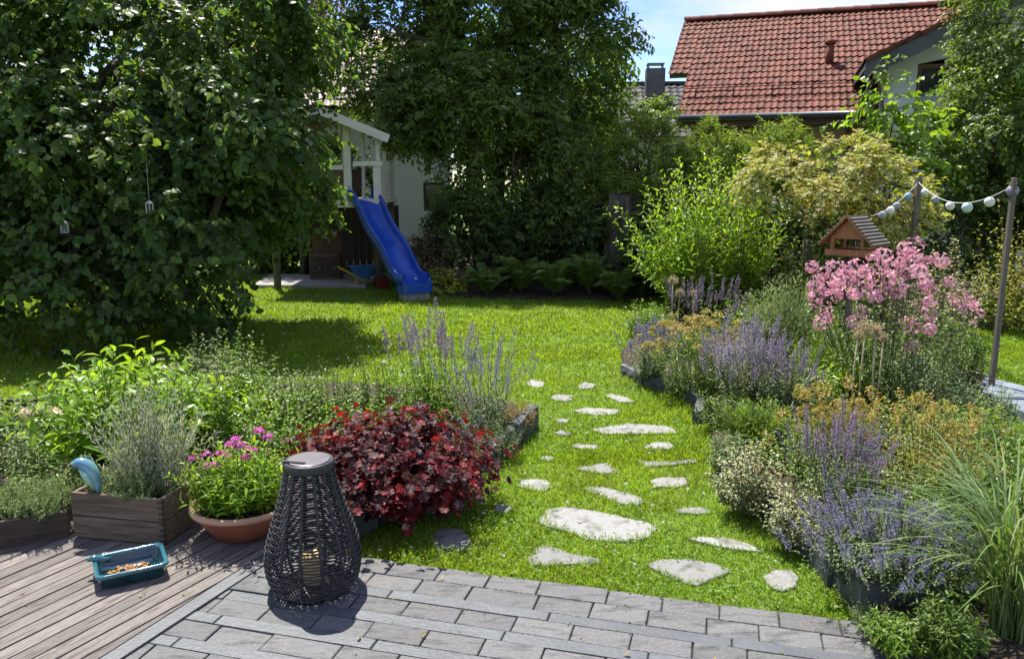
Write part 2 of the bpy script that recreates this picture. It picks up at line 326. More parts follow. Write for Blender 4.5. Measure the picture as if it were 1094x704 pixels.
# ------------------------------------------------------------------ leaf templates (x side, y along, z up)
def t_oval(w, fold=0.25, droop=0.25, y1=0.32, y2=0.7, w2=0.72):
    f = lambda y: -droop*y*y
    V = np.array([(0,0,0),(0,y1,f(y1)),(0,y2,f(y2)),(0,1,f(1)),(-w,y1,f(y1)+fold*w),(-w*w2,y2,f(y2)+fold*w*w2),(w,y1,f(y1)+fold*w),(w*w2,y2,f(y2)+fold*w*w2)])
    return V, [(0,1,4),(1,2,5,4),(2,3,5),(0,6,1),(1,6,7,2),(2,7,3)]
def t_tiny(w=0.3, fold=0.15):
    return np.array([(0,0,0),(w,0.5,fold),(0,1,0),(-w,0.5,fold)]), [(0,1,2),(0,2,3)]
def t_fan(n, r_out, r_in, ruffle=0.1, seed=1):
    rg = R(seed); V = [(0,0.5,0)]; k = 2*n
    for i in range(k):
        a = -pi/2+2*pi*(i+0.0)/k; r = (r_in if i % 2 == 0 else r_out)*0.5
        V.append((r*cos(a), 0.5+r*sin(a), ruffle*rg.uniform(-1, 1)+0.06*(i % 2)))
    return np.array(V), [(0, i+1, (i+1) % k+1) for i in range(k)]
T_HAZEL = t_oval(0.40, 0.22, 0.35, 0.35, 0.72, 0.8)
T_MID = t_oval(0.27, 0.3, 0.3)
T_LANCE = t_oval(0.13, 0.4, 0.35, 0.35, 0.7, 0.75)
T_PEONY = t_oval(0.17, 0.35, 0.3, 0.4, 0.72, 0.75)
T_TINY = t_tiny()
T_NEEDLE = t_tiny(0.09, 0.03)
T_HEU = t_fan(6, 1.05, 0.8, 0.09, 3)
T_STAR = t_fan(5, 1.1, 0.42, 0.05, 4)
T_FLOWER = t_fan(5, 1.0, 0.45, 0.04, 5)
T_BLADE = (np.array([(-0.5,0,0),(0.5,0,0),(-0.4,0.55,-0.05),(0.4,0.55,-0.05),(0,1,-0.28)]), [(0,1,3,2),(2,3,4)])

# ------------------------------------------------------------------ plant machinery
def disc(rg, n, r): 
    a = rg.random(n)*2*pi; q = np.sqrt(rg.random(n))*r; return np.stack([q*np.cos(a), q*np.sin(a)], 1)
def shoots(rg, n, h, spread, r0, hvar=0.25, bend=1.8, m=7, wob=0.03, droop=0.0):
    """stems growing from a disc of radius r0 up to height h and out to radius spread"""
    b = disc(rg, n, r0); out_ = b/r0 if r0 > 0 else b
    tgt = out_*spread+rg.normal(0, 0.20*spread, (n, 2))
    hh = h*(1-min(0.8, hvar+0.12)*rg.random(n)**1.2)*1.04*(1-0.32*np.clip(np.linalg.norm(out_, axis=1), 0, 1)**2)
    t = np.linspace(0, 1, m)
    xy = b[:, None]+(tgt-b)[:, None]*(t[None, :, None]**bend)
    ph = rg.random((n, 2))*6.28
    xy = xy+wob*h*np.sin(t[None, :, None]*4+ph[:, None])*t[None, :, None]
    z = hh[:, None]*(t[None]-droop*t[None]**3)/(1-droop*0.6)
    return np.concatenate([xy, z[..., None]], 2)
def at_t(Pth, idx, t):
    m = Pth.shape[1]; f = np.clip(t*(m-1), 0, m-1.001); i = f.astype(int); w_ = (f-i)[:, None]
    p = Pth[idx, i]*(1-w_)+Pth[idx, i+1]*w_; d = nrm(Pth[idx, i+1]-Pth[idx, i]); return p, d
def leaves_on(geo, rg, Pth, k, T, size, t0=0.1, t1=1.0, ang=55, taper=0.35, up=0.3, pair=False, svar=0.3, rnd=None):
    n = len(Pth); idx = np.repeat(np.arange(n), k)
    tt = np.tile(np.linspace(t0, t1, k), n)+rg.normal(0, 0.3/k, n*k)*(t1-t0); tt = np.clip(tt, 0.02, 0.999)
    p, d = at_t(Pth, idx, tt)
    a = np.tile(np.arange(k)*2.4, n)+rg.random(n*k)*0.9+np.repeat(rg.random(n)*6.28, k)
    if pair: a = np.tile((np.arange(k) % 2)*pi, n)+np.repeat(rg.random(n)*6.28, k)
    ref = np.where(np.abs(d[:, 2:3]) > 0.93, np.array([[1.0, 0, 0]]), np.array([[0, 0, 1.0]]))
    x = nrm(np.cross(d, ref)); y = np.cross(d, x)
    rad = np.cos(a)[:, None]*x+np.sin(a)[:, None]*y
    A = np.radians(ang+rg.normal(0, 12, n*k))[:, None]
    ax = np.cos(A)*d+np.sin(A)*rad+np.array([0, 0, up-0.3])+rg.normal(0, 0.12, (n*k, 3))
    nm = nrm(d*0.6+np.array([0, 0, 0.8])+rg.normal(0, 0.3, (n*k, 3)))
    s = size*(1-taper*tt)*(1+rg.uniform(-svar, svar, n*k))
    geo.inst(T, p, ax, nm, s, rg.random(n*k) if rnd is None else rnd(tt, n*k), rg.uniform(0.4, 1.7, n*k))
def florets_spike(geo, rg, Pth, k, size, t0, t1, rad, T=T_TINY, whorls=0):
    n = len(Pth); idx = np.repeat(np.arange(n), k); q = rg.random(n*k)
    if whorls: q = (np.floor(q*whorls)+0.5)/whorls+rg.normal(0, 0.25/whorls, n*k)
    tt = np.clip(t0+(t1-t0)*q, 0, 0.999); p, d = at_t(Pth, idx, tt)
    o = nrm(rg.normal(0, 1, (n*k, 3)))
    r_ = rad*(1.15-0.8*np.clip(q, 0, 1))[:, None]
    geo.inst(T, p+o*r_*0.5, nrm(o+np.array([0, 0, 0.4])), nrm(rg.normal(0, 1, (n*k, 3))), size*(1+rg.uniform(-0.3, 0.3, n*k)), rg.random(n*k))
def dome(geo, rg, c, r, n, size, T=T_FLOWER, flat=0.6, all_round=False):
    o = nrm(rg.normal(0, 1, (n, 3)))
    if not all_round: o[:, 2] = np.abs(o[:, 2])
    p = np.array(c)+o*np.array([r, r, r*flat])*rg.uniform(0.75, 1.05, (n, 1))
    nm = nrm(o+rg.normal(0, 0.25, (n, 3))); ax = np.cross(nm, nrm(rg.normal(0, 1, (n, 3)))); ax = nrm(ax)
    s = size*(1+rg.uniform(-0.25, 0.25, n))
    geo.inst(T, p-ax*s[:, None]*0.5, ax, nm, s, rg.random(n))

def px_plant(u, vb, vt, wpx):
    """ground position, height and half width of a plant whose foot is seen at (u, vb)"""
    x, y = G(u, vb, 0.05); h = P(u, vt, y)[1]-0.05; d = y*_c+(EYE)*_s; r = wpx*d/850/2
    return (x, y, 0.05), max(h, 0.05), r

GRP_BED_L = None
def perennial(name, label, cat, u, vb, vt, wpx, seed, leafmat='mid', T=T_MID, lsize=0.06, n=60, k=9, ang=55, r0=0.45, bend=1.5,
              stem='stem_green', srad=0.0022, group=None, flower=None, tl=(0.1, 1.0), hvar=0.25, up=0.3, taper=0.35, droop=0.0, wob=0.03, depth=1.0, loc=None, hr=None):
    rg = R(seed)
    if loc is None: loc_, h, r = px_plant(u, vb, vt, wpx)
    else: loc_, (h, r) = loc, hr
    root = thing(name, label, cat, loc_, 0, group)
    Pth = shoots(rg, n, h, r*0.92, r*r0, hvar, bend, wob=wob, droop=droop)
    Pth[:, :, 1] *= depth
    g = Geo(); g.tubes(Pth, np.linspace(srad, srad*0.5, Pth.shape[1])[None]*np.ones((n, 1)), 3); g.build('stems', M[stem], root)
    g = Geo(); leaves_on(g, rg, Pth, k, T, lsize, tl[0], tl[1], ang, taper, up); g.build('foliage', LF[leafmat], root)
    if flower:
        for fl in (flower if isinstance(flower, list) else [flower]):
            kind, mat, arg = fl; g = Geo()
            m = max(1, int(n*arg.get('frac', 1.0))); sel = Pth[rg.choice(n, m, replace=False)]
            if kind == 'spike':
                if arg.get('extend'):
                    e = arg['extend']*h; d = nrm(sel[:, -1]-sel[:, -2]); d = nrm(d+np.array([0, 0, 0.8])+rg.normal(0, 0.12, d.shape))
                    t = np.linspace(0, 1, 6)[None, :, None]; ext = sel[:, -1][:, None]+d[:, None]*t*(e*(1-0.5*rg.random(m)))[:, None, None]
                    g2 = Geo(); g2.tubes(ext, np.full((m, 6), srad*0.7), 3); g2.build('flower_stalks', M[stem], root); sel = ext
                florets_spike(g, rg, sel, arg.get('k', 30), arg.get('size', 0.012), arg.get('t0', 0.55), 1.0, arg.get('rad', 0.02), whorls=arg.get('whorls', 0))
                g.build('flower_spikes', FL[mat] if mat in FL else LF[mat], root)
            elif kind == 'dome':
                one = arg.get('each', False)
                for q in range(m):
                    gg = Geo() if one else g
                    dome(gg, rg, sel[q, -1]+np.array([0, 0, arg.get('lift', 0.0)]), arg['r']*rg.uniform(0.7, 1.15), arg.get('k', 25), arg.get('size', 0.02), arg.get('T', T_FLOWER), arg.get('flat', 0.6), arg.get('round', False))
                    if one: gg.build('flower_head', FL[mat] if mat in FL else LF[mat], root)
                if not one: g.build('flower_heads', FL[mat] if mat in FL else LF[mat], root)
    return root

def noise3(p, f, seed):
    rg = R(seed); o = 0
    for i in range(5):
        k = nrm(rg.normal(0, 1, 3))*f*(1+0.5*i); o = o+np.sin(p@k+rg.random()*6.28)/(1+0.3*i)
    return o/2.2
def crown(rg, lobes, n, twig, kl, T, lsize, seed, gap=-0.55, droop=-0.3, f=2.6, shell=0.62, nm_up=0.75, clump=0, clump_r=0.4):
    """leaves on twigs through an uneven crown made of overlapping lobes; returns geometry and twig roots"""
    lb = np.array(lobes, float); wts = (lb[:, 3]*lb[:, 4]*lb[:, 5])**(2/3); wts /= wts.sum()
    ii = rg.choice(len(lb), n*2, p=wts); o = nrm(rg.normal(0, 1, (n*2, 3)))
    rr = shell+(1-shell)*rg.random(n*2)**0.6
    c = lb[ii, :3]; s = lb[ii, 3:6]; p = c+o*s*rr[:, None]
    if clump:       # gather most of the twigs into boughs: small flattened lumps over the crown surface
        nb = clump; bi = rg.choice(len(lb), nb, p=wts); bo_ = nrm(rg.normal(0, 1, (nb, 3))); bc_ = lb[bi, :3]+bo_*lb[bi, 3:6]*rg.uniform(0.78, 1.0, (nb, 1))
        br = rg.uniform(0.7, 1.3, nb)*clump_r; wb = br**2; wb /= wb.sum(); q = rg.choice(nb, n*2, p=wb); take = rg.random(n*2) < 0.72
        od = nrm(rg.normal(0, 1, (n*2, 3))+np.array([0, 0, 0.35])); pc_ = bc_[q]+od*br[q][:, None]*np.array([1, 1, 0.62])*(rg.random(n*2)**0.4)[:, None]
        p = np.where(take[:, None], pc_, lb[ii, :3]+(p-lb[ii, :3])*0.9); o = np.where(take[:, None], nrm(od*0.7+bo_[q]*0.5), o)
    nv = noise3(p, f, seed); p = p+o*(nv[:, None]*0.16*s.mean(1)[:, None])
    deep = np.ones(len(p))*9
    for q in lb: deep = np.minimum(deep, np.where(np.linalg.norm((p-q[:3])/q[3:6], axis=1) < 0.6, 0, 9))
    keep = (noise3(p, f*1.9, seed+9) > gap) & ((deep > 1) | (rg.random(len(p)) < 0.15)) & (p[:, 2] > 0.05)
    p = p[keep][:n]; o = o[keep][:n]
    d = nrm(o+np.array([0, 0, droop])+rg.normal(0, 0.45, p.shape)); t = np.linspace(0, 1, 4)[None, :, None]
    L_ = twig*rg.uniform(0.6, 1.4, len(p)); Pth = p[:, None]+d[:, None]*t*L_[:, None, None]
    Pth[:, :, 2] -= (t[..., 0]**2)*(0.25*L_)[:, None]
    g = Geo(); gt = Geo()
    n2 = len(p); idx = np.repeat(np.arange(n2), kl); tt = np.tile(np.linspace(0.05, 1, kl), n2)
    q, dd = at_t(Pth, idx, tt)
    side = nrm(np.cross(dd, np.array([0, 0, 1.0]))); sg = np.where(np.arange(n2*kl) % 2 == 0, 1, -1)[:, None]
    ax = nrm(dd*0.6+side*sg*0.9+np.array([0, 0, -0.25])+rg.normal(0, 0.35, dd.shape))
    nm = nrm(np.array([0, 0, nm_up])+np.repeat(o, kl, 0)*0.5+rg.normal(0, 0.42, dd.shape))
    lr = np.clip(np.repeat(rg.random(n2), kl)*0.6+rg.random(n2*kl)*0.4, 0, 1)
    g.inst(T, q, ax, nm, lsize*rg.uniform(0.55, 1.25, n2*kl), lr, rg.uniform(0.2, 1.8, n2*kl))
    gt.tubes(Pth, np.array([[0.005, 0.004, 0.003, 0.002]])*np.ones((n2, 1)), 3)
    return g, gt, p
def branch(rg, a, b, n=7, sag=0.12):
    a = np.array(a, float); b = np.array(b, float); t = np.linspace(0, 1, n)[:, None]; l = np.linalg.norm(b-a)
    p = a+(b-a)*t; p = p+np.sin(t*pi)*np.array([rg.normal(0, sag), rg.normal(0, sag), abs(rg.normal(0, sag))])*l
    return p
def tree(name, label, cat, loc, lobes, seed, mat, n=1500, twig=0.35, kl=9, T=T_MID, lsize=0.08, trunk_r=0.12, trunks=1, fork=0.35, group=None, gap=-0.55, bark='bark', f=2.6, shell=0.62, limbs=40, droop=-0.3, spread=0.0, clump=0, clump_r=0.4):
    rg = R(seed); root = thing(name, label, cat, loc, 0, group)
    g, gt, tips = crown(rg, lobes, n, twig, kl, T, lsize, seed, gap, droop, f, shell, clump=clump, clump_r=clump_r)
    cz = np.array(lobes)[:, :3]; top = cz.mean(0); k = Geo()
    nodes = []
    for q in range(trunks):
        a = 6.28*q/max(1, trunks)+0.5; bx = (spread*cos(a)*0.35, spread*sin(a)*0.35, -0.05)
        tx = (top[0]*0.5+spread*cos(a), top[1]*0.5+spread*sin(a), max(0.3, fork*np.max(cz[:, 2])+0.25))
        p = branch(rg, bx, tx, 8, 0.05); k.tube(p, np.linspace(trunk_r*1.25, trunk_r*0.72, 8), 9); nodes.append(p[-1])
    lim = Geo()
    for q in cz:
        s_ = nodes[rg.integers(len(nodes))]; p = branch(rg, s_, q+rg.normal(0, 0.05, 3), 7, 0.08); lim.tube(p, np.linspace(trunk_r*0.62, trunk_r*0.25, 7), 7); nodes.append(p[-1]); nodes.append(p[4])
    for j in rg.choice(len(tips), min(limbs, len(tips)), replace=False):
        q = tips[j]; s_ = min(nodes, key=lambda z: np.linalg.norm(z-q)); p = branch(rg, s_, q, 6, 0.08); lim.tube(p, np.linspace(trunk_r*0.2, 0.006, 6), 5)
    k.build('trunk', M[bark], root, True); lim.build('branches', M[bark], root, True)
    gt.build('twigs', M[bark], root); g.build('crown', LF[mat], root)
    return root

def inpoly(x, y, poly):
    poly = np.array(poly); r = np.zeros(len(x), bool); n = len(poly); j = n-1
    for i in range(n):
        xi, yi = poly[i]; xj, yj = poly[j]
        c = ((yi > y) != (yj > y)) & (x < (xj-xi)*(y-yi)/(yj-yi+1e-12)+xi); r ^= c; j = i
    return r

# ================================================================== SETTING
# patio frame: e1 along the rows, e2 towards the lawn
A15 = radians(15)
def pat(a, b): return (a*cos(A15)+b*sin(A15), -a*sin(A15)+b*cos(A15))
def unpat(x, y): return (x*cos(A15)-y*sin(A15), x*sin(A15)+y*cos(A15))
ROW_TOP = 2.905
g = Geo(); g.add([(-300,-300,0),(300,-300,0),(300,300,0),(-300,300,0)], [(0,1,2,3)]); struct(g.build('lawn_ground', M['lawn_soil']))

# deck (boards along local x)
dk_a, dk_b = G(73, 698), G(219, 619); DECK_A = math.atan2(dk_b[1]-dk_a[1], dk_b[0]-dk_a[0])
S0, S1 = G(148, 686), G(290, 594); sdir = np.array([S1[0]-S0[0], S1[1]-S0[1]]); sdir /= np.linalg.norm(sdir); snor = np.array([-sdir[1], sdir[0]])
def clip_half(poly, p0, nvec):
    """keep the part of poly where (p-p0).n >= 0"""
    out_ = []; n = len(poly)
    for i in range(n):
        a = np.array(poly[i]); b = np.array(poly[(i+1) % n]); da = (a-p0)@nvec; db = (b-p0)@nvec
        if da >= 0: out_.append(tuple(a))
        if (da >= 0) != (db >= 0): out_.append(tuple(a+(b-a)*da/(da-db)))
    return out_
S0v = np.array(S0)
rg = R(11)
be = np.array([cos(DECK_A), sin(DECK_A)]); bn = np.array([-be[1], be[0]])
g = Geo(); bw = 0.073
o0 = S0v@bn-1.2
for i in range(110):
    a0 = o0+i*bw; q = [be*-8+bn*(a0+0.0045), be*12+bn*(a0+0.0045), be*12+bn*(a0+bw-0.0045), be*-8+bn*(a0+bw-0.0045)]
    q = clip_half(q, S0v+snor*0.006, snor)                       # left of the edging strip
    q = clip_half(q, np.array([0, 4.15]), np.array([0.12, -1.0]))
    q = clip_half(q, np.array([0, 0.6]), np.array([0.0, 1.0]))
    q = clip_half(q, np.array([-5.5, 0]), np.array([1.0, 0.0]))
    if len(q) >= 3:
        z = rg.normal(0, 0.001); g.prism(q, -0.04, 0.03+z, 0.004, rg.random())
o = g.build('wooden_deck', M['deck']); struct(o)
# the deck shader runs along object x: turn the mesh so that its local x is the board direction
me = o.data; co = np.empty(len(me.vertices)*3, np.float32); me.vertices.foreach_get('co', co); co = co.reshape(-1, 3)
c_, s_ = cos(-DECK_A), sin(-DECK_A); x = co[:, 0]*c_-co[:, 1]*s_; y = co[:, 0]*s_+co[:, 1]*c_; co[:, 0] = x; co[:, 1] = y
me.vertices.foreach_set('co', co.ravel()); me.update(); o.rotation_euler = (0, 0, DECK_A)
# edging strip between deck and paving
g = Geo(); L0 = S0v-sdir*2.0
for k in range(4):
    a = L0+sdir*(0.9*k)+sdir*0.003; b = L0+sdir*(0.9*(k+1)-0.003)
    if k == 3: b = S0v+sdir*0.78
    g.prism([a, b, b-snor*0.062, a-snor*0.062], -0.02, 0.031, 0.003, 0.3+0.2*k)
struct(g.build('deck_kerb', M['paver_blue']))
# paving
g = Geo(); gb = Geo(); bed_ = Geo()
SR = S0v-snor*0.066
def rect(a0, a1, b0, b1): return [pat(a0, b0), pat(a1, b0), pat(a1, b1), pat(a0, b1)]
rows = [(2.905, 2.794, 0), (2.790, 2.680, 1), (2.616, 2.515, 1), (2.448, 2.345, 1), (2.282, 2.18, 1), (2.118, 2.015, 1), (1.95, 1.85, 1), (1.785, 1.62, 0), (1.616, 1.45, 0), (1.446, 1.28, 0), (1.276, 1.11, 0)]
for j, (bt, bb, st) in enumerate(rows):
    a = -3.2+0.107*(j % 2)+rg.uniform(0, 0.02)
    while a < 1.75:
        w_ = 0.212+(0.0 if rg.random() < 0.8 else rg.choice([-0.03, 0.06]))
        q = clip_half(rect(a+0.003, a+w_-0.003, bb, bt), SR, -snor)
        q_ = q; q = [(p[0]+rg.normal(0, 0.0012), p[1]+rg.normal(0, 0.0012)) for p in q]
        if len(q) >= 3 and abs(sum(q[i][0]*q[(i+1) % len(q)][1]-q[(i+1) % len(q)][0]*q[i][1] for i in range(len(q)))) > 4e-4:
            g.prism(q, -0.02, 0.024+rg.normal(0, 0.0012), 0.003, rg.random())
        a += w_
    if st:
        a = -3.1+rg.uniform(0, 0.3)
        nb = rows[j+1][0]+0.002
        while a < 1.75:
            w_ = rg.uniform(0.5, 0.66); q = clip_half(rect(a+0.002, a+w_-0.002, nb+0.001, bb-0.002), SR, -snor)
            if len(q) >= 3: gb.prism(q, -0.02, 0.0245+rg.normal(0, 0.0008), 0.003, rg.random())
            a += w_
struct(g.build('paving', M['paver'])); struct(gb.build('paving_strips', M['paver_blue']))
q = clip_half(rect(-3.4, 1.8, 1.0, 2.906), SR, -snor); bed_.prism(q, -0.03, 0.014, 0); struct(bed_.build('paving_base', M['joint']))

# beds of dark soil
BED_L = [(-1.0, 3.38), (-0.72, 3.42), (-0.45, 3.80), (-0.12, 4.36), (0.05, 4.75), (0.12, 5.1), (0.0, 5.55), (-0.5, 5.95), (-1.4, 6.1), (-2.2, 6.0), (-2.75, 5.42), (-3.7, 5.35), (-3.8, 4.2), (-2.6, 3.95), (-1.3, 3.85)]
BED_R = [(1.34, 2.62), (1.32, 3.0), (1.30, 3.45), (1.19, 4.0), (1.18, 4.5), (1.32, 5.0), (1.36, 5.6), (1.15, 6.1), (0.96, 6.65), (1.02, 7.3), (1.25, 8.0), (1.5, 9.2), (2.2, 10.0), (4.5, 10.6), (6.2, 10.0), (4.3, 8.0), (3.4, 6.4), (3.2, 5.2), (2.9, 4.0), (2.6, 3.0), (2.4, 2.2), (1.6, 2.2)]
BED_B = [(-1.3, 11.3), (-0.2, 11.05), (1.6, 11.0), (3.5, 10.9), (8.0, 11.0), (9, 17), (-2.0, 17), (-1.6, 12.0)]
for nm_, poly, h_ in (('soil_bed', BED_L, 0.06), ('soil_bed', BED_R, 0.07), ('soil_bed', BED_B, 0.05)):
    g = Geo(); g.prism(poly, -0.05, h_, 0.02); struct(g.build(nm_, M['soil']))
# paved path beyond the right bed
g = Geo(); rg = R(5)
pp = [((3.05, 6.75), (3.45, 6.6)), ((3.25, 6.1), (3.72, 6.0)), ((3.4, 5.45), (3.95, 5.4)), ((3.45, 4.8), (4.05, 4.8)), ((3.4, 4.15), (4.05, 4.2))]
for i in range(len(pp)-1):
    a, b = np.array(pp[i][0]), np.array(pp[i][1]); c, d = np.array(pp[i+1][0]), np.array(pp[i+1][1])
    for k in range(2):
        t0, t1 = k/2+0.02, (k+1)/2-0.02
        g.prism([a+(b-a)*t0, a+(b-a)*t1, (c+(d-c)*t1)+(a-c)*0.02, (c+(d-c)*t0)+(a-c)*0.02], -0.03, 0.14-0.02*i, 0.01, rg.random())
struct(g.build('garden_path', M['path_stone']))

# stepping stones (outlines as ground points)
STONES = [
 ([(561,408),(568,404),(582,407),(581,412),(570,413)], 'small pale stepping stone at the far left end of the path, on the open lawn'),
 ([(617,411),(625,407),(637,409),(634,413),(622,414)], 'small pale stepping stone at the far right end of the path'),
 ([(588,424),(592,420),(612,421),(611,426),(598,427)], 'narrow pale stepping stone in the second row from the far end, left one'),
 ([(645,421),(652,419),(670,423),(678,428),(662,428)], 'pale wedge shaped stepping stone near the curved kerb of the right bed'),
 ([(611,437),(625,434),(664,436),(660,441),(640,442),(622,440)], 'long thin stepping stone just above the widest far slab'),
 ([(630,457),(645,455),(672,451),(712,453),(725,458),(724,461),(680,462),(645,462)], 'wide pale slab, the longest one in the far half of the path'),
 ([(593,447),(600,445),(609,447),(606,450),(597,450)], 'tiny sliver of stepping stone nearly swallowed by grass, left of the path, farthest one'),
 ([(592,460),(600,458),(611,461),(608,463),(598,463)], 'tiny stepping stone left of the longest far slab'),
 ([(610,475),(618,472.5),(640,474),(638,478),(622,478)], 'small flat stepping stone just above the arrow shaped one'),
 ([(688,476),(696,471),(714,470),(720,474),(717,478),(700,479)], 'small rounded pale stepping stone right of centre, below the longest far slab'),
 ([(574,488),(582,485),(593,487),(590,490),(580,490)], 'tiny mossy stepping stone beside the left bed kerb'),
 ([(680,489),(690,491),(720,491),(747,488),(745,492),(715,495),(690,497)], 'thin pointed stepping stone stretching towards the cream variegated shrub'),
 ([(615,498),(650,492),(656,498),(664,503),(645,504),(625,501)], 'arrow shaped pale stepping stone in the middle of the path'),
 ([(694,511),(705,508),(734,508),(736,515),(722,518),(698,519)], 'squarish pale stepping stone to the right of the path middle'),
 ([(549,516),(558,510),(583,510),(591,518),(578,523),(560,519)], 'pale stepping stone beside the burgundy plant, right of its leaves'),
 ([(623,519),(640,517),(668,524),(688,531),(685,537),(664,536),(640,527)], 'long slanting pale stepping stone directly above the biggest slab'),
 ([(721,543),(732,540),(752,540),(761,545),(745,547),(727,546)], 'small narrow stepping stone right of the biggest slab'),
 ([(576,553),(584,542),(604,539),(622,541),(650,546),(688,555),(703,559),(697,571),(668,576),(630,574),(601,564),(578,557)], 'the biggest cream coloured slab of the stepping stone path'),
 ([(526,543),(531,536),(543,537),(549,543),(538,546)], 'greyish half buried stone left of the biggest slab'),
 ([(735,573),(755,571),(780,573),(805,580),(816,588),(790,585),(757,579)], 'long tapered stepping stone near the right bed kerb, pointing right'),
 ([(562,595),(571,583),(583,580),(600,586),(622,591),(643,595),(640,600),(612,600),(590,602),(566,602)], 'pale wedge shaped stepping stone nearest to the paving on the left'),
 ([(690,599),(704,595),(738,595),(765,600),(782,606),(764,615),(744,623),(722,616),(703,608)], 'large whitish pointed stepping stone in the front row, centre right'),
 ([(815,613),(826,606),(846,606),(853,614),(850,624),(835,628),(820,622)], 'small roundish stepping stone in the front row, far right'),
 ([(459,570),(470,562),(492,562),(503,573),(505,583),(485,587),(463,584)], 'grey stepping stone half shaded by the overhanging burgundy leaves')]
stone_polys = []
for i, (px, lab) in enumerate(STONES):
    rg = R(200+i); pts = [G(u, v, 0.02) for u, v in px]; c = np.mean(pts, 0); stone_polys.append(pts)
    # ragged outline: subdivide and jitter
    q = []
    for k in range(len(pts)):
        a = np.array(pts[k]); b = np.array(pts[(k+1) % len(pts)]); n_ = max(2, int(np.linalg.norm(b-a)/0.035))
        for t in range(n_): q.append(a+(b-a)*t/n_+rg.normal(0, 0.0035, 2))
    q = np.array(q)-c; g = Geo(); g.prism([tuple(z) for z in q], -0.03, 0.012, 0.004, rg.random())
    o = g.build('stepping_stone', M['pale_stone'], loc=(c[0], c[1], 0)); tag(o, lab, 'stepping stone', 'stepping stones across the lawn')

# bed edging stones
def edging(a, b, h, wd, lab, seed, grp):
    rg = R(seed); a = np.array(a); b = np.array(b); l = np.linalg.norm(b-a); c = (a+b)/2; g = Geo()
    nx = max(4, int(l/0.06)); V = []; prof = [(-wd/2, -0.05), (-wd/2*1.03, h*0.55), (-wd/2*0.82, h*0.96), (0, h), (wd/2*0.82, h*0.95), (wd/2, h*0.5), (wd/2, -0.05)]
    for i in range(nx+1):
        for (y, z) in prof: V.append((l*(i/nx-0.5)+rg.normal(0, 0.003), y+rg.normal(0, 0.005), z+(rg.normal(0, 0.005) if z > 0 else 0)))
    m = len(prof); F = [(i*m+k, i*m+k+1, (i+1)*m+k+1, (i+1)*m+k) for i in range(nx) for k in range(m-1)]
    F.append(tuple(range(m-1, -1, -1))); F.append(tuple(nx*m+k for k in range(m)))
    g.add(V, F, rg.random()); o = g.build('edging_stone', M['slate'], loc=(c[0], c[1], 0), rz=math.atan2(b[1]-a[1], b[0]-a[0])); tag(o, lab, 'edging stone', grp)
EL, ER = 'dark edging stones of the left bed', 'dark edging stones of the right bed'
edging((-0.80,3.30), (-0.66,3.52), 0.13, 0.07, 'dark slate kerb stone between the wicker lantern and the burgundy plant, front piece', 1, EL)
edging((-0.655,3.535), (-0.46,3.82), 0.13, 0.07, 'dark slate kerb stone in the shade right under the burgundy leaves', 2, EL)
edging((-0.45,3.84), (-0.16,4.30), 0.12, 0.07, 'dark slate kerb stone hidden behind the right side of the burgundy plant', 3, EL)
edging((-0.15,4.32), (0.0,4.70), 0.13, 0.08, 'long grey kerb stone of the left bed just right of the burgundy plant', 4, EL)
edging((0.005,4.72), (0.14,5.12), 0.15, 0.08, 'grey kerb stone at the far tip of the left bed under the dry tan plant', 5, EL)
edging((1.31,2.96), (1.30,3.24), 0.11, 0.08, 'dark kerb stone in the right bed beside the black corner block', 6, ER)
edging((1.30,3.26), (1.25,3.60), 0.105, 0.08, 'sunlit grey kerb stone, second from the black corner block', 7, ER)
edging((1.245,3.62), (1.20,3.95), 0.12, 0.08, 'grey kerb stone under the cream variegated leaves', 8, ER)
edging((1.20,3.97), (1.17,4.3), 0.10, 0.07, 'kerb stone at the near end of the cream variegated shrub', 9, ER)
edging((1.24,5.15), (1.36,5.5), 0.10, 0.07, 'shaded kerb stone under the feathery green plant in the right bed', 10, ER)
edging((1.36,5.52), (1.30,5.86), 0.10, 0.07, 'low dark kerb stone below the purple catmint, curved row, near piece', 11, ER)
edging((1.29,5.88), (1.08,6.2), 0.10, 0.07, 'low dark kerb stone in the curved row, middle piece', 12, ER)
edging((1.07,6.22), (0.95,6.6), 0.09, 0.07, 'low dark kerb stone at the far tip of the curved row', 13, ER)
# black corner block of the right bed, rough hewn
g = Geo(); rg = R(77)
for (x0, x1, y0, y1, z0, z1) in ((-0.17, 0.19, -0.14, 0.13, -0.03, 0.15), (-0.17, 0.15, -0.09, 0.15, 0.153, 0.215)):
    nx = 7; V = []; F = []
    g.prism([(x0+rg.normal(0,.006), y0), ((x0+x1)/2, y0-0.025+rg.normal(0,.01)), (x1, y0+0.02), (x1+0.01, y1), ((x0+x1)/2, y1), (x0, y1-0.01)], z0, z1, 0.012, rg.random())
o = g.build('corner_block', M['slate'], loc=(1.46, 2.86, 0)); tag(o, 'black rough hewn double block at the front corner of the right bed', 'stone block')

# dark slab under the lantern
q = [pat(*unpat(-1.07, 2.90))]
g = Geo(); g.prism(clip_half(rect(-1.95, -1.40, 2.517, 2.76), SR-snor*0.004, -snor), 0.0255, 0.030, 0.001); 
o = g.build('dark_slab', M['slate']); tag(o, 'flat dark blue grey slab set in the paving beneath the wicker lantern', 'slab')

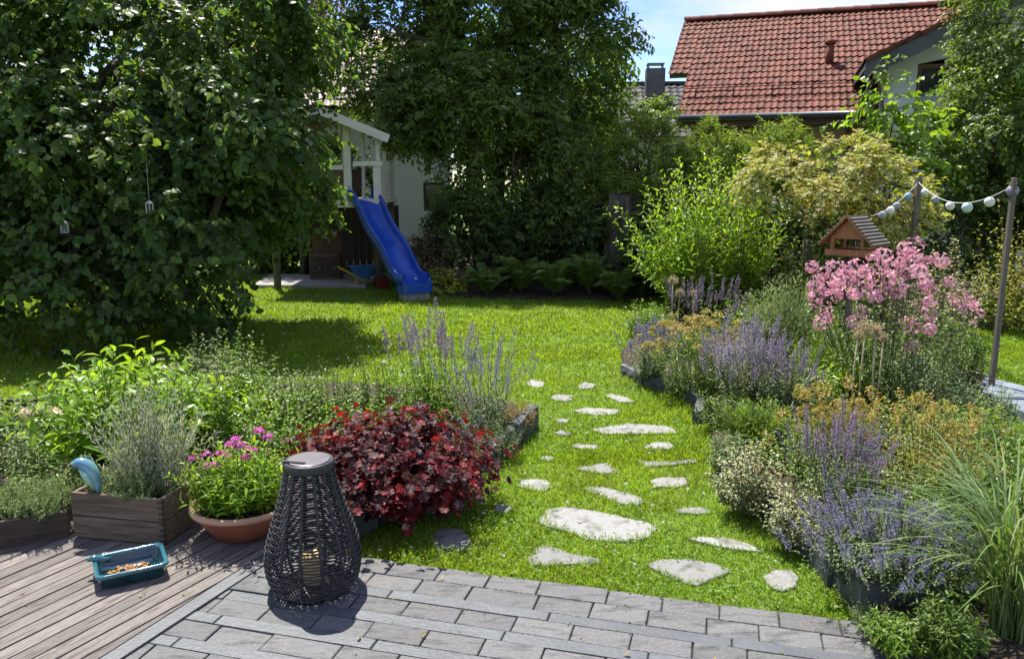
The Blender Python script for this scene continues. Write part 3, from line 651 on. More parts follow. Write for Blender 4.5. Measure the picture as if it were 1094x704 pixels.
# ------------------------------------------------------------------ grass
LB = BED_L; rg = R(31)
def lawn_points(n, y0, y1, pw):
    y = y0*(y1/y0)**(rg.random(n)**pw); x = (rg.random(n)*2-1)*(0.85*y+0.8); return x, y
def lawn_mask(x, y, m=0.0):
    a = x*cos(A15)-y*sin(A15); b = x*sin(A15)+y*cos(A15)
    k = (b > ROW_TOP-0.004+0.012*np.sin(a*9)) | (x > 1.42)
    dside = (x-S0[0])*snor[0]+(y-S0[1])*snor[1]; k &= ~((dside > -0.07) & (y < 4.2+0.12*x+0.03))
    k &= ~((x < -0.75) & (y < 3.5)) 
    for b_ in (BED_L, BED_R, BED_B): k &= ~inpoly(x, y, b_)
    for p in stone_polys:
        q = np.array(p); c = q.mean(0); near = (np.abs(x-c[0]) < 0.6) & (np.abs(y-c[1]) < 0.6)
        if near.any():
            idx = np.where(near)[0]; ins = inpoly(x[idx], y[idx], c+(q-c)*(0.93+0.09*np.sin(x[idx]*37+y[idx]*53))[:, None].mean()) if False else inpoly(x[idx]+rg.normal(0, 0.012, len(idx)), y[idx]+rg.normal(0, 0.012, len(idx)), c+(q-c)*0.90); k[idx[ins]] = False
    return k
g = Geo()
for (n, y0, y1, wd, hh) in ((210000, 2.4, 4.6, 0.0042, 0.034), (190000, 4.4, 7.5, 0.0065, 0.036), (180000, 7.2, 13.6, 0.011, 0.042)):
    x, y = lawn_points(n, y0, y1, 1.0); k = lawn_mask(x, y); x, y = x[k], y[k]; n_ = len(x)
    p = np.stack([x, y, np.zeros(n_)], 1); patch = 0.6*noise3(p, 3.0, 3)+0.6*noise3(p, 0.9, 4)
    ax = nrm(np.stack([rg.normal(0, 0.45, n_), rg.normal(0, 0.45, n_), np.ones(n_)], 1)); nm = nrm(rg.normal(0, 1, (n_, 3))*np.array([1, 1, 0.2]))
    h = hh*(1+0.35*patch)*rg.uniform(0.5, 1.35, n_)
    T = (T_BLADE[0]*np.array([wd/hh, 1, 1]), T_BLADE[1])
    g.inst(T, p, ax, nm, h, np.clip(0.45+0.22*patch+rg.normal(0, 0.22, n_), 0, 1), rg.uniform(0, 2.5, n_))
stuff(g.build('grass', LF['grass']), 'short mown green grass of the lawn', 'grass')
g = Geo()
x, y = lawn_points(36000, 2.6, 8.5, 1.0); k = lawn_mask(x, y); x, y = x[k], y[k]
k = noise3(np.stack([x, y, 0*x], 1), 2.2, 8) > -0.15; x, y = x[k], y[k]; n_ = len(x)
T_CL = t_fan(3, 1.0, 0.35, 0.03, 2)
az = rg.random(n_)*6.28
g.inst(T_CL, np.stack([x, y, rg.uniform(0.018, 0.04, n_)], 1), np.stack([np.cos(az), np.sin(az), rg.normal(0, .2, n_)], 1), nrm(np.stack([rg.normal(0, .3, n_), rg.normal(0, .3, n_), np.ones(n_)], 1)), rg.uniform(0.011, 0.022, n_)*(1+0.05*y), rg.random(n_))
stuff(g.build('clover', LF['clover']), 'small round clover leaves mixed into the lawn', 'clover')
# white clover blossoms and daisies dotted in the lawn
g = Geo(); x, y = lawn_points(420, 3.0, 10.0, 0.8); k = lawn_mask(x, y); x, y = x[k], y[k]; n_ = len(x)
for i in range(n_): 
    dome(g, rg, (x[i], y[i], rg.uniform(0.03, 0.045)), 0.005+0.0006*y[i], 7, 0.008+0.0007*y[i], T_TINY, 0.8)
stuff(g.build('clover_blossom', FL['white']), 'tiny white blossoms dotted through the lawn', 'blossom')

# ================================================================== BUILDINGS
def tile_roof(g, w_, l_, org, ex, ey, nx, ny, seed, keep=None, amp=0.026, step=0.03, prof=5):
    """interlocking tiles: ex runs along the eave, ey up the slope (unit vectors)"""
    rg = R(seed); ex = np.array(ex, float); ey = np.array(ey, float); en = np.cross(ex, ey); org = np.array(org, float)
    tw, tl = w_/nx, l_/ny
    ps = np.linspace(0, 1, prof+1)
    hz = 0.5+0.5*np.cos(2*pi*ps); hz = amp*(hz**1.5)
    for j in range(ny):
        for i in range(nx):
            if keep and not keep((i+0.5)*tw, (j+0.5)*tl): continue
            V = []; dz = rg.normal(0, 0.004)
            for (yy, lift) in ((j*tl-0.015, step*0.15), (j*tl-0.02, step+dz), ((j+1)*tl+0.0, 0.004+dz)):
                for a, hh in zip(ps, hz):
                    V.append(org+ex*((i+a)*tw)+ey*yy+en*(hh+lift))
            m = prof+1; F = [(r*m+k, r*m+k+1, (r+1)*m+k+1, (r+1)*m+k) for r in (0, 1) for k in range(prof)]
            g.add(V, F, rg.random())

# --- red roofed house
PHI = radians(18.5)
H0 = (3.68, 18.0, 0)
house = thing('house', 'house with red tiled roof and white gabled wing beyond the hedge', 'house', H0, -PHI)
EZ = 2.97; LE = math.radians(31.5); ux, uy, uz = 0, cos(LE), sin(LE)
WD = 15.0; SLOPE = 5.3
g = Geo()
tile_roof(g, WD, SLOPE, (-0.0, -0.55, EZ-0.0), (1, 0, 0), (0, uy, uz), 112, 18, 3, keep=None)
g2w = 0.45
tile_roof(g, 0.454, SLOPE-2.15, (-0.454, -0.55+2.15*uy, EZ+2.15*uz), (1, 0, 0), (0, uy, uz), 3, 11, 4)
# underlay slab and rear slope
def slab(g, x0, x1, s0, s1, th, off, sgn=1):
    pts = []
    for s in (s0, s1):
        for t in (off-th, off): pts.append((s, t))
    V = []
    for x in (x0, x1):
        for (s, t) in pts: V.append((x, -0.55+s*uy-t*uz*1.0, EZ+s*uz+t*uy))
    g.add(V, [(0,2,3,1),(4,5,7,6),(0,1,5,4),(2,6,7,3),(0,4,6,2),(1,3,7,5)])
ru = Geo(); slab(ru, 0.01, WD-0.01, 0.02, SLOPE, 0.10, -0.02); slab(ru, -0.44, 0.008, 2.2, SLOPE, 0.10, -0.02)
RY = -0.55+SLOPE*uy; RZ = EZ+SLOPE*uz
rr = g.build('roof', M['roof_red'], house)
ru.build('roof_underside', M['grey_paint'], rr)
g = Geo(); n_ = 38
for i in range(n_):    # ridge caps
    x0 = -0.454+i*(WD+0.454)/n_; a = np.linspace(0, pi, 7); V = []
    for (x, k) in ((x0, 1.08), (x0+0.42, 0.96)):
        for t in a: V.append((x, RY+0.13*k*cos(t), RZ+0.02+0.11*k*sin(t)))
    g.add(V, [(k, k+1, 8+k, 7+k) for k in range(6)], R(i).random())
g.build('ridge_tiles', M['roof_red'], rr, True)
g = Geo(); g.box(0.0, WD, RY, RY+5.0, RZ-3.2, RZ-3.1); V = [(-0.45, RY, RZ), (WD, RY, RZ), (WD, 2*RY+0.55, EZ), (-0.45, 2*RY+0.55, EZ)]
g = Geo(); g.add([(a, b, c) for (a, b, c) in V]+[(a, b, c-0.12) for (a, b, c) in V], [(0,1,2,3),(7,6,5,4),(0,4,5,1),(1,5,6,2),(2,6,7,3),(3,7,4,0)]); g.build('rear_roof', M['roof_red'], house)
g = Geo(); g.box(0.25, WD-0.25, 0, 2*RY, -0.1, EZ-0.05)
V = [(0.25, 0, EZ-0.1), (0.25, 2*RY, EZ-0.1), (0.25, RY, RZ-0.2), (WD-0.25, 0, EZ-0.1), (WD-0.25, 2*RY, EZ-0.1), (WD-0.25, RY, RZ-0.2)]; g.add(V, [(0, 2, 1), (3, 4, 5), (0, 3, 5, 2), (1, 2, 5, 4)]); g.build('wall', M['render_ochre'], house)
g = Geo(); g.tube([(0, -0.62, EZ-0.02), (WD, -0.62, EZ-0.02)], 0.07, 10); g.build('gutter', M['zinc'], house, True)
g = Geo(); g.box(0.0, WD, -0.52, -0.48, EZ-0.2, EZ+0.0); g.box(0.0, WD, -0.48, -0.003, EZ-0.2, EZ-0.17); g.build('fascia', M['brown_board'], house)
g = Geo()
for x in (0.35, 1.05, 1.15, 2.3, 3.4): g.box(x, x+0.09, -0.06, -0.003, 0.2, EZ-0.21)
g.box(0.45, 1.04, -0.03, -0.004, 0.2, EZ-0.21); g.build('wall_boards', M['brown_board'], house)
g = Geo()      # snow guard ladder near the eave
for t in (0.0, 0.07): g.beam((0.1, -0.55+0.98*uy-0.06-t*uz, EZ+0.98*uz+0.09+t), (7.0, -0.55+0.98*uy-0.06-t*uz, EZ+0.98*uz+0.09+t), 0.018, 0.018)
for k in range(9): x = 0.3+k*0.8; g.beam((x, -0.55+0.9*uy, EZ+0.9*uz), (x, -0.55+0.98*uy-0.07, EZ+0.98*uz+0.17), 0.02, 0.02)
g.build('snow_guard', M['roof_red'], house)
g = Geo(); py = 2.35; g.tube([(3.05, -0.55+py*uy, EZ+py*uz-0.1), (3.05, -0.55+py*uy, EZ+py*uz+0.42)], 0.085, 12); g.tube([(3.05, -0.55+py*uy, EZ+py*uz+0.42), (3.05, -0.55+py*uy, EZ+py*uz+0.50)], 0.12, 12); g.build('vent_pipe', M['roof_red'], rr, True)
# gabled wing (right): eave at left, verge rises to the right
WX0, WY0, WPX = 3.5, -2.2, 7.2      # left eave x, front y, ridge x
WEZ = 3.72; WSL = radians(25)
wl = (WPX-WX0)/cos(WSL)
g = Geo(); tile_roof(g, 5.6, wl, (WX0, WY0+5.6, WEZ), (0, -1, 0), (cos(WSL), 0, sin(WSL)), 24, 11, 8)
tile_roof(g, 5.6, wl, (2*WPX-WX0, WY0, WEZ), (0, 1, 0), (-cos(WSL), 0, sin(WSL)), 24, 11, 9)
wr = g.build('wing_roof', M['roof_red'], house)
g = Geo(); pk = WEZ+wl*sin(WSL)
for sg in (-1, 1):
    a = np.array([WPX+sg*(WPX-WX0), WEZ]); b = np.array([WPX, pk]); d = nrm(b-a); n2 = np.array([-d[1], d[0]])*(1 if sg < 0 else -1)
    for (y0, y1, o1, o2) in ((WY0, WY0+5.6, -0.02, -0.12), (WY0-0.03, WY0-0.002, 0.0, -0.28)):
        V = []
        for y in (y0, y1):
            for (p, o_) in ((a, o2), (b, o2), (b, o1), (a, o1)): q = p+np.array([0, 1])*o_; V.append((q[0]+(0.001*sg), y, q[1]))
        g.add(V, [(0,1,2,3),(7,6,5,4),(0,4,5,1),(1,5,6,2),(2,6,7,3),(3,7,4,0)])
g.build('verge_board', M['grey_paint'], wr)
g = Geo()
for sg in (-1, 1):
    for k in range(13):
        t0, t1 = k/13, (k+1)/13; a = np.array([WPX+sg*(WPX-WX0), WY0-0.0, WEZ]); b = np.array([WPX, WY0-0.0, pk]); p, q = a+(b-a)*t0, a+(b-a)*t1
        g.beam(p+np.array([0, -0.02, 0.03]), q+np.array([0, -0.02, 0.05]), 0.11, 0.07, rnd=R(k).random())
g.build('verge_tiles', M['roof_red'], wr)
xw0, xw1, yw = WX0+0.45, 2*WPX-WX0-0.45, WY0+0.75
g = Geo(); hz_ = lambda x: WEZ+(WPX-WX0-abs(x-WPX))*math.tan(WSL)-0.14
wx0, wx1, wz0, wz1 = WX0+0.95, WX0+2.5, 2.2, 3.75     # window opening
def wallpiece(g, xs, zb, zt):
    V = []; 
    for y in (yw, yw+0.25):
        for x in xs: V.append((x, y, zb(x)))
        for x in reversed(xs): V.append((x, y, zt(x)))
    n = len(xs)*2; F = [tuple(range(n)), tuple(2*n-1-k for k in range(n))]+[(k, n+k, n+(k+1) % n, (k+1) % n) for k in range(n)]
    g.add(V, F)
wallpiece(g, [xw0, wx0], lambda x: -0.1, hz_)
wallpiece(g, [wx0+0.0005, wx1-0.0005], lambda x: -0.1, lambda x: wz0)
wallpiece(g, [wx0+0.0005, wx1-0.0005], lambda x: wz1+0.18*(x-wx0), hz_)
wallpiece(g, [wx1, WPX, xw1], lambda x: -0.1, hz_)
g.box(xw0, xw0+0.2, yw+0.26, 0.0, -0.1, WEZ+0.1); g.box(xw1-0.2, xw1, yw+0.26, 0.0, -0.1, WEZ+0.1)
g.build('wing_wall', M['render_white'], house)
win = Geo(); fr = 0.08
win.box(wx0, wx0+fr, yw+0.08, yw+0.15, wz0, wz1); win.box(wx1-fr, wx1, yw+0.08, yw+0.15, wz0, wz1+0.2); win.box(wx0+fr, wx1-fr, yw+0.08, yw+0.15, wz0, wz0+fr); win.box(wx0+fr, wx1-fr, yw+0.08, yw+0.15, wz1-fr, wz1); win.box((wx0+wx1)/2-0.03, (wx0+wx1)/2+0.03, yw+0.075, yw+0.14, wz0+fr, wz1-fr)
wn = win.build('window', M['brown_board'], house)
g = Geo(); g.box(wx0+fr, wx1-fr, yw+0.11, yw+0.12, wz0+fr, wz1-fr); g.build('pane', M['glass'], wn)
g = Geo(); V = []; n_ = 40
for k in range(n_+1):
    x = wx0+fr+(wx1-wx0-2*fr)*k/n_; y = yw+0.104+0.004*sin(k*1.3)
    V += [(x, y, wz0+fr+0.02), (x, y, wz1-0.55)]
g.add(V, [(2*k, 2*k+2, 2*k+3, 2*k+1) for k in range(n_)]); g.build('curtain', M['curtain'], wn)

# --- grey roofed house behind
gh = thing('house', 'distant house with grey tiled roof and square chimney left of the red roof', 'house', (3.2, 27, 0), radians(-4))
gx0, gx1, ez, rz_, dp = -3.0, 6.0, 3.1, 5.15, 3.4
g = Geo(); l_ = math.hypot(dp, rz_-ez); tile_roof(g, gx1-gx0, l_, (gx0, 0, ez), (1, 0, 0), (0, dp/l_, (rz_-ez)/l_), 36, 12, 21)
V = [(gx0, dp, rz_), (gx1, dp, rz_), (gx1, 2*dp, ez), (gx0, 2*dp, ez)]; g.add(V, [(0, 1, 2, 3)]); r2 = g.build('roof', M['roof_grey'], gh)
g = Geo(); g.beam((gx0, dp, rz_+0.05), (gx1, dp, rz_+0.05), 0.22, 0.1); g.build('ridge', M['roof_grey'], r2)
g = Geo(); g.box(gx0+0.2, gx1-0.2, 0.3, 2*dp-0.3, -0.1, ez); g.add([(gx0+0.2, 0.3, ez), (gx0+0.2, 2*dp-0.3, ez), (gx0+0.2, dp, rz_-0.1), (gx1-0.2, 0.3, ez), (gx1-0.2, 2*dp-0.3, ez), (gx1-0.2, dp, rz_-0.1)], [(0, 2, 1), (3, 4, 5)]); g.build('wall', M['render_white'], gh)
cx = 1.7
g = Geo(); g.box(cx-0.33, cx+0.33, dp-1.2, dp-0.6, ez+1.0, rz_+0.42); ch = g.build('chimney', M['grey_paint'], r2)
g = Geo(); g.box(cx-0.30, cx+0.30, dp-1.17, dp-0.63, rz_+0.56, rz_+0.60, bev=0.01)
for (a, b) in ((-.25, -1.12), (.25, -1.12), (.25, -.68), (-.25, -.68)): g.box(cx+a-0.02, cx+a+0.02, dp+b-0.02, dp+b+0.02, rz_+0.42, rz_+0.56)
g.build('chimney_cap', M['zinc'], ch)

# --- pale house behind the playhouse
wh = thing('house', 'white rendered house with pale red tiled roof half hidden behind the playhouse', 'house', (-4.6, 19, 0), radians(4))
g = Geo(); tile_roof(g, 7.5, 4.4, (-4.2, -0.5, 3.3), (1, 0, 0), (0, cos(0.55), sin(0.55)), 30, 13, 33); ru_ = g.build('roof', M['roof_pale'], wh)
ryy, rzz = -0.5+4.4*cos(0.55), 3.3+4.4*sin(0.55)
g = Geo(); g.add([(-4.2, ryy, rzz), (3.3, ryy, rzz), (3.3, ryy*2+0.5, 3.3), (-4.2, ryy*2+0.5, 3.3)], [(0, 1, 2, 3)]); g.add([(-4.19,-0.5,3.24),(3.29,-0.5,3.24),(3.29,ryy,rzz-0.06),(-4.19,ryy,rzz-0.06)], [(0,1,2,3)]); g.build('roof_underside', M['grey_paint'], ru_)
g = Geo(); wy = ryy*2; g.box(-4.0, 3.1, 0.25, wy, -0.1, 3.3); g.add([(-4, 0.0, 3.3), (-4, wy, 3.3), (-4, ryy, rzz-0.1), (3.1, 0.0, 3.3), (3.1, wy, 3.3), (3.1, ryy, rzz-0.1)], [(0, 2, 1), (3, 4, 5)])
# front wall with a window opening
o1x0, o1x1, o1z0, o1z1 = 2.5, 3.0, 0.95, 1.62
g.box(-4.0, o1x0, 0.0, 0.249, -0.1, 3.3); g.box(o1x0+.0005, o1x1-.0005, 0.0, 0.249, -0.1, o1z0); g.box(o1x0+.0005, o1x1-.0005, 0.0, 0.249, o1z1, 3.3); g.box(o1x1, 3.1, 0.0, 0.249, -0.1, 3.3)
g.build('wall', M['render_white'], wh)
g = Geo()
for (a, b, c, d) in ((o1x0, o1x0+.06, o1z0, o1z1), (o1x1-.06, o1x1, o1z0, o1z1), (o1x0+.06, o1x1-.06, o1z0, o1z0+.06), (o1x0+.06, o1x1-.06, o1z1-.06, o1z1)): g.box(a, b, 0.06, 0.12, c, d)
wv = g.build('window', M['grey_paint'], wh); g = Geo(); g.box(o1x0+.06, o1x1-.06, 0.09, 0.10, o1z0+.06, o1z1-.06); g.build('pane', M['glass'], wv)

# ================================================================== PLAYHOUSE AND SLIDE
ph = thing('playhouse', 'raised cream painted wooden playhouse tower on posts with open gable, slide leaning against it', 'playhouse', (-2.8, 12.2, 0))
FZ = 1.30
for (x, y, r, h) in ((-0.78, -0.12, 0.055, FZ), (0.75, 0.0, 0.055, FZ), (-0.78, 1.4, 0.05, FZ), (0.75, 1.4, 0.05, FZ)):
    g = Geo(); g.tube([(x, y, 0), (x, y, h-0.002)], r, 10); g.build('post', M['post_wood'], ph, True)
g = Geo(); g.box(-0.86, 0.84, -0.04, 1.45, FZ, FZ+0.06)
for k in (-0.05, 1.455): g.box(-0.88, 0.86, k-0.02, k+0.01, FZ-0.06, FZ+0.07)
g.build('platform', M['cream_paint'], ph)
def upright(x, y, z0, z1, w_=0.09, nm_='upright', m='cream_paint'):
    g = Geo(); g.box(x-w_/2, x+w_/2, y-0.035, y+0.035, z0, z1, bev=0.004); return g.build(nm_, M[m], ph)
RX, RPK, REV = 0.98, 2.66, 2.26
rz_at = lambda x: RPK-(RPK-REV)*abs(x)/RX
upright(0.33, 0.0, FZ+0.071, rz_at(0.33)-0.05, 0.10); upright(0.77, 0.0, FZ+0.071, 1.85, 0.11); upright(0.79, 0.0, 1.93, rz_at(0.79)-0.05, 0.055)
upright(-0.78, 0.0, FZ+0.071, rz_at(0.78)-0.05, 0.09); upright(0.53, 0.2, FZ+0.071, rz_at(0.53)-0.05, 0.045)
for x in (-0.78, 0.0, 0.78): upright(x, 1.4, FZ+0.071, rz_at(x)-0.05, 0.08)
g = Geo(); g.box(0.42, 0.86, -0.05, 0.05, 1.855, 1.925, bev=0.004); g.build('rail', M['cream_paint'], ph)
g = Geo(); g.box(-0.78, 0.27, -0.025, 0.025, 1.80, 1.87, bev=0.004); g.build('rail', M['cream_paint'], ph)
for y in (0.0, 1.4):
    g = Geo()
    for k in range(8):
        if y == 0.0 and k > 7: continue
        x0 = -0.73+k*0.125; g.box(x0, x0+0.115, y-0.012, y+0.012, FZ+0.07, 1.798, rnd=k/8)
    g.build('board_panel', M['brown_board'] if y == 0.0 else M['dark_wood'], ph)
g = Geo(); g.box(-0.80, -0.776, 0.05, 1.35, FZ+0.07, 1.85); g.build('board_panel', M['brown_board'], ph)
g = Geo(); g.box(0.776, 0.80, 0.05, 1.35, FZ+0.07, 1.80); g.build('board_panel', M['cream_paint'], ph)
g = Geo()
for sg in (-1, 1): g.beam((sg*RX, 0.62, REV), (sg*0.005, 0.62, RPK), 1.75, 0.03)
rf = g.build('roof', M['roof_pale'], ph)
g = Geo()
for sg in (-1, 1): g.beam((sg*(RX+0.02), -0.27, REV-0.02), (sg*0.003, -0.27, RPK-0.02), 0.03, 0.12)
g.build('bargeboard', M['cream_paint'], rf)
g = Geo()
for sg in (-1, 1): g.beam((sg*RX*0.97, 0.60, REV-0.025), (sg*0.015, 0.60, RPK-0.035), 1.6, 0.012)
g.build('ceiling_boards', M['brown_board'], rf)
g = Geo()
for k in range(15): g.box(-0.85+k*0.115, -0.85+k*0.115+0.11, 1.47, 1.49, 0.0, FZ-0.07, rnd=k/15)
g.build('back_boards', M['dark_wood'], ph)
g = Geo(); g.prism([(-4.0, 11.95+0.25), (-2.25, 12.15), (-2.2, 13.7), (-4.2, 13.7)], -0.02, 0.06, 0.01); struct(g.build('terrace_slab', M['concrete']))
# toy kitchen cabinet under the platform
tk = thing('toy_kitchen', 'small brown wooden play kitchen cabinet standing in the dark under the playhouse', 'play kitchen', (-3.05, 13.05, 0.06))
g = Geo(); g.box(-0.24, 0.24, -0.15, 0.15, 0.0, 0.42, bev=0.01); g.build('cabinet', M['brown_board'], tk)
for x in (-0.12, 0.12):
    g = Geo(); g.box(x-0.10, x+0.10, -0.165, -0.152, 0.05, 0.37, bev=0.0); dr = g.build('door', M['dark_wood'], tk)
    g = Geo(); g.tube([(x+0.05, -0.18, 0.2), (x+0.05, -0.166, 0.2)], 0.012, 8); g.build('knob', M['white_metal'], dr)
g = Geo(); g.box(-0.24, 0.24, 0.11, 0.14, 0.421, 0.8); g.box(-0.24, 0.24, 0.0, 0.109, 0.66, 0.68); g.build('shelf', M['brown_board'], tk)
cu = thing('cup', 'small pale cup on the play kitchen shelf', 'cup', (-2.9, 13.1, 0.742)); g = Geo(); g.lathe([(0.0, 0), (0.03, 0), (0.036, 0.08), (0.031, 0.08), (0.027, 0.01), (0, 0.008)], 16); g.build('cup_body', M['white_metal'], cu, True)
# toy wheelbarrow
wb = thing('toy_wheelbarrow', 'blue toy wheelbarrow with a yellow handle parked beside the playhouse post', 'wheelbarrow', (-2.32, 12.35, 0), 0.3)
g = Geo(); V = []
for (z, a, b) in ((0.14, 0.10, 0.07), (0.34, 0.21, 0.14), (0.33, 0.19, 0.125), (0.15, 0.09, 0.06)):
    V += [(-a, -b, z), (a, -b, z), (a, b, z), (-a, b, z)]
F = [(3, 2, 1, 0), (12, 13, 14, 15)]
for r_ in range(3): F += [(r_*4+k, r_*4+(k+1) % 4, r_*4+4+(k+1) % 4, r_*4+4+k) for k in range(4)]
g.add(V, F); g.build('tub', M['midblue_plastic'], wb)
g = Geo(); a = np.linspace(0, 2*pi, 17); g.tube([(0.24, 0.0+0.0, 0.08)]+[(0.24, 0.001, 0.08)], 0.01, 4) if False else None
g.tube([(0.22, -0.025, 0.08), (0.22, 0.025, 0.08)], 0.08, 18); g.build('wheel', M['black_rubber'], wb)
for s in (-1, 1):
    g = Geo(); g.tube([(0.22, s*0.04, 0.08), (-0.05, s*0.09, 0.15), (-0.38, s*0.13, 0.33)], 0.012, 8); g.build('handle', M['yellow_plastic'], wb, True)
    g = Geo(); g.tube([(-0.1, s*0.10, 0.16), (-0.14, s*0.11, 0.0)], 0.012, 8); g.build('leg', M['yellow_plastic'], wb, True)
tb = thing('toy_bucket', 'small dark red toy bucket on the ground between playhouse post and slide', 'bucket', (-1.98, 12.15, 0))
g = Geo(); g.lathe([(0, 0), (0.07, 0), (0.10, 0.16), (0.107, 0.165), (0.094, 0.165), (0.066, 0.012), (0, 0.012)], 20); g.build('bucket_body', M['red_plastic'], tb, True)
g = Geo(); a = np.linspace(0, pi, 10); g.tube([(0.1*cos(t), 0.02, 0.15+0.09*sin(t)) for t in a], 0.005, 5); g.build('bucket_handle', M['white_metal'], tb, True)

# slide
s0 = np.array([-2.25, 12.20]); s1 = np.array([-1.33, 10.88]); sv = (s1-s0); sL = np.linalg.norm(sv); sdr = sv/sL
sld = thing('slide', 'wavy royal blue plastic slide running from the playhouse down to the lawn', 'slide', (s0[0], s0[1], 0), math.atan2(sdr[1], sdr[0]))
ks = np.array([(-0.10,1.38),(0.05,1.365),(0.17,1.30),(0.34,1.13),(0.52,0.96),(0.72,0.82),(0.92,0.70),(1.10,0.54),(1.26,0.38),(1.42,0.29),(1.58,0.265),(1.66,0.262)]); ks[:, 0] *= sL/1.62
def catmull(K_, n):
    out_ = []; K2 = np.vstack([2*K_[0]-K_[1], K_, 2*K_[-1]-K_[-2]])
    for i in range(1, len(K2)-2):
        for t in np.linspace(0, 1, n, endpoint=False):
            p0, p1, p2, p3 = K2[i-1:i+3]; out_.append(0.5*((2*p1)+(-p0+p2)*t+(2*p0-5*p1+4*p2-p3)*t*t+(-p0+3*p1-3*p2+p3)*t**3))
    out_.append(K2[-2]); return np.array(out_)
pc = catmull(ks, 6)
sec = [(-0.245,-0.045),(-0.262,-0.04),(-0.262,0.05),(-0.255,0.105),(-0.240,0.118),(-0.222,0.112),(-0.208,0.085),(-0.19,0.02),(-0.16,0.0),(0,-0.008),(0.16,0.0),(0.19,0.02),(0.208,0.085),(0.222,0.112),(0.240,0.118),(0.255,0.105),(0.262,0.05),(0.262,-0.04),(0.245,-0.045),(0.235,0.02),(0.215,-0.02),(0,-0.028),(-0.215,-0.02),(-0.235,0.02)]
V = []; m = len(sec); tg = nrm(np.gradient(pc, axis=0))
for i, p in enumerate(pc):
    nx_, nz_ = -tg[i][1], tg[i][0]
    if nz_ < 0: nx_, nz_ = -nx_, -nz_
    e_ = max(0.0, 1-i/9.0); hs = 1+0.5*e_*e_
    for (y, h) in sec:
        hh = h*(hs if h > 0.03 else 1); V.append((p[0]+nx_*hh*(0.5 if e_ > 0 else 1), y*0.84, p[1]+nz_*hh))
F = [(i*m+k, i*m+(k+1) % m, (i+1)*m+(k+1) % m, (i+1)*m+k) for i in range(len(pc)-1) for k in range(m)]
F += [tuple(range(m)), tuple((len(pc)-1)*m+k for k in reversed(range(m)))]
g = Geo(); g.add(V, F); g.build('chute', M['blue_plastic'], sld, True)
g = Geo(); xe = pc[-1][0]; g.prism([(xe-0.16, -0.22), (xe+0.03, -0.22), (xe+0.045, -0.17), (xe+0.045, 0.17), (xe+0.03, 0.22), (xe-0.16, 0.22)], 0.12, 0.252, 0.0); g.build('end_box', M['blue_plastic'], sld)
g = Geo(); g.box(xe-0.14, xe+0.0, -0.20, 0.20, 0.0, 0.118); g.build('foot', M['concrete'], sld)

# ================================================================== LANTERN
LX, LY, LZ = -0.785, 2.93, 0.030
lan = thing('wicker_lantern', 'tall black woven wicker lantern with a round lid and candle, standing on the paving', 'lantern', (LX, LY, LZ)); lan.scale = (1.03, 1.03, 1.05)
kz = np.array([0, 0.03, 0.07, 0.12, 0.18, 0.26, 0.34, 0.42, 0.47]); kr = np.array([0.142, 0.164, 0.175, 0.180, 0.172, 0.148, 0.122, 0.099, 0.088])
rad_ = lambda z: np.interp(z, kz, kr)
g = Geo()
for i in range(41):
    z = 0.010+i*0.0111; r_ = rad_(z); a = np.linspace(0, 2*pi, 49); rr_ = r_+0.0022*np.cos(a*8+pi*(i % 2))
    g.tube(np.stack([rr_*np.cos(a), rr_*np.sin(a), z+0.0008*np.sin(a*16)], 1), 0.0033, 5, rnd=(i*37 % 11)/11, cap=False)
g.build('woven_rings', M['wicker'], lan, True)
for k in range(14):
    a = 2*pi*k/14+0.2; z = np.linspace(0.0, 0.475, 16); g = Geo(); r_ = rad_(z)-0.005
    g.tube(np.stack([r_*cos(a), r_*sin(a), z], 1), 0.0068, 6, rnd=k/14); g.build('rib', M['wicker'], lan, True)
g = Geo(); g.lathe([(0, 0.0), (0.135, 0.0), (0.138, 0.006), (0.135, 0.012), (0, 0.012)], 40); g.build('base_plate', M['wicker'], lan, True)
g = Geo(); g.lathe([(0.070, 0.462), (0.092, 0.462), (0.096, 0.468), (0.096, 0.490), (0.092, 0.497), (0.086, 0.499), (0.080, 0.4955), (0, 0.4955)], 48); lid = g.build('lid', M['wicker'], lan, True)
g = Geo(); g.lathe([(0, 0.4965), (0.077, 0.4965), (0.078, 0.4995), (0.075, 0.501), (0, 0.501)], 48); g.build('lid_disc', M['lid'], lid)
g = Geo(); g.beam((-0.085, -0.035, 0.5035), (0.0, -0.055, 0.5035), 0.012, 0.004); g.build('handle', M['wicker'], lid)
cd = thing('candle', 'cream pillar candle inside the wicker lantern', 'candle', (LX-0.005, LY, LZ+0.014))
g = Geo(); g.lathe([(0, 0), (0.036, 0), (0.0375, 0.003), (0.0375, 0.118), (0.035, 0.122), (0.028, 0.117), (0, 0.115)], 28); g.build('wax_body', M['wax'], cd, True)
g = Geo(); g.tube([(0, 0, 0.114), (0.001, 0, 0.13)], 0.0015, 5); g.build('wick', M['black_rubber'], cd)

def rock(sx, sy, sz, seed):
    rg = R(seed); V = []; n, m_ = 14, 9
    for i in range(m_+1):
        th_ = pi*i/m_
        for k in range(n): a = 2*pi*k/n; p = np.array([sin(th_)*cos(a), sin(th_)*sin(a), cos(th_)]); q = 1+0.22*noise3(p[None], 2.2, seed)[0]; V.append((p[0]*sx*q, p[1]*sy*q, p[2]*sz*q))
    return V, [(i*n+k, (i+1)*n+k, (i+1)*n+(k+1) % n, i*n+(k+1) % n) for i in range(m_) for k in range(n)]

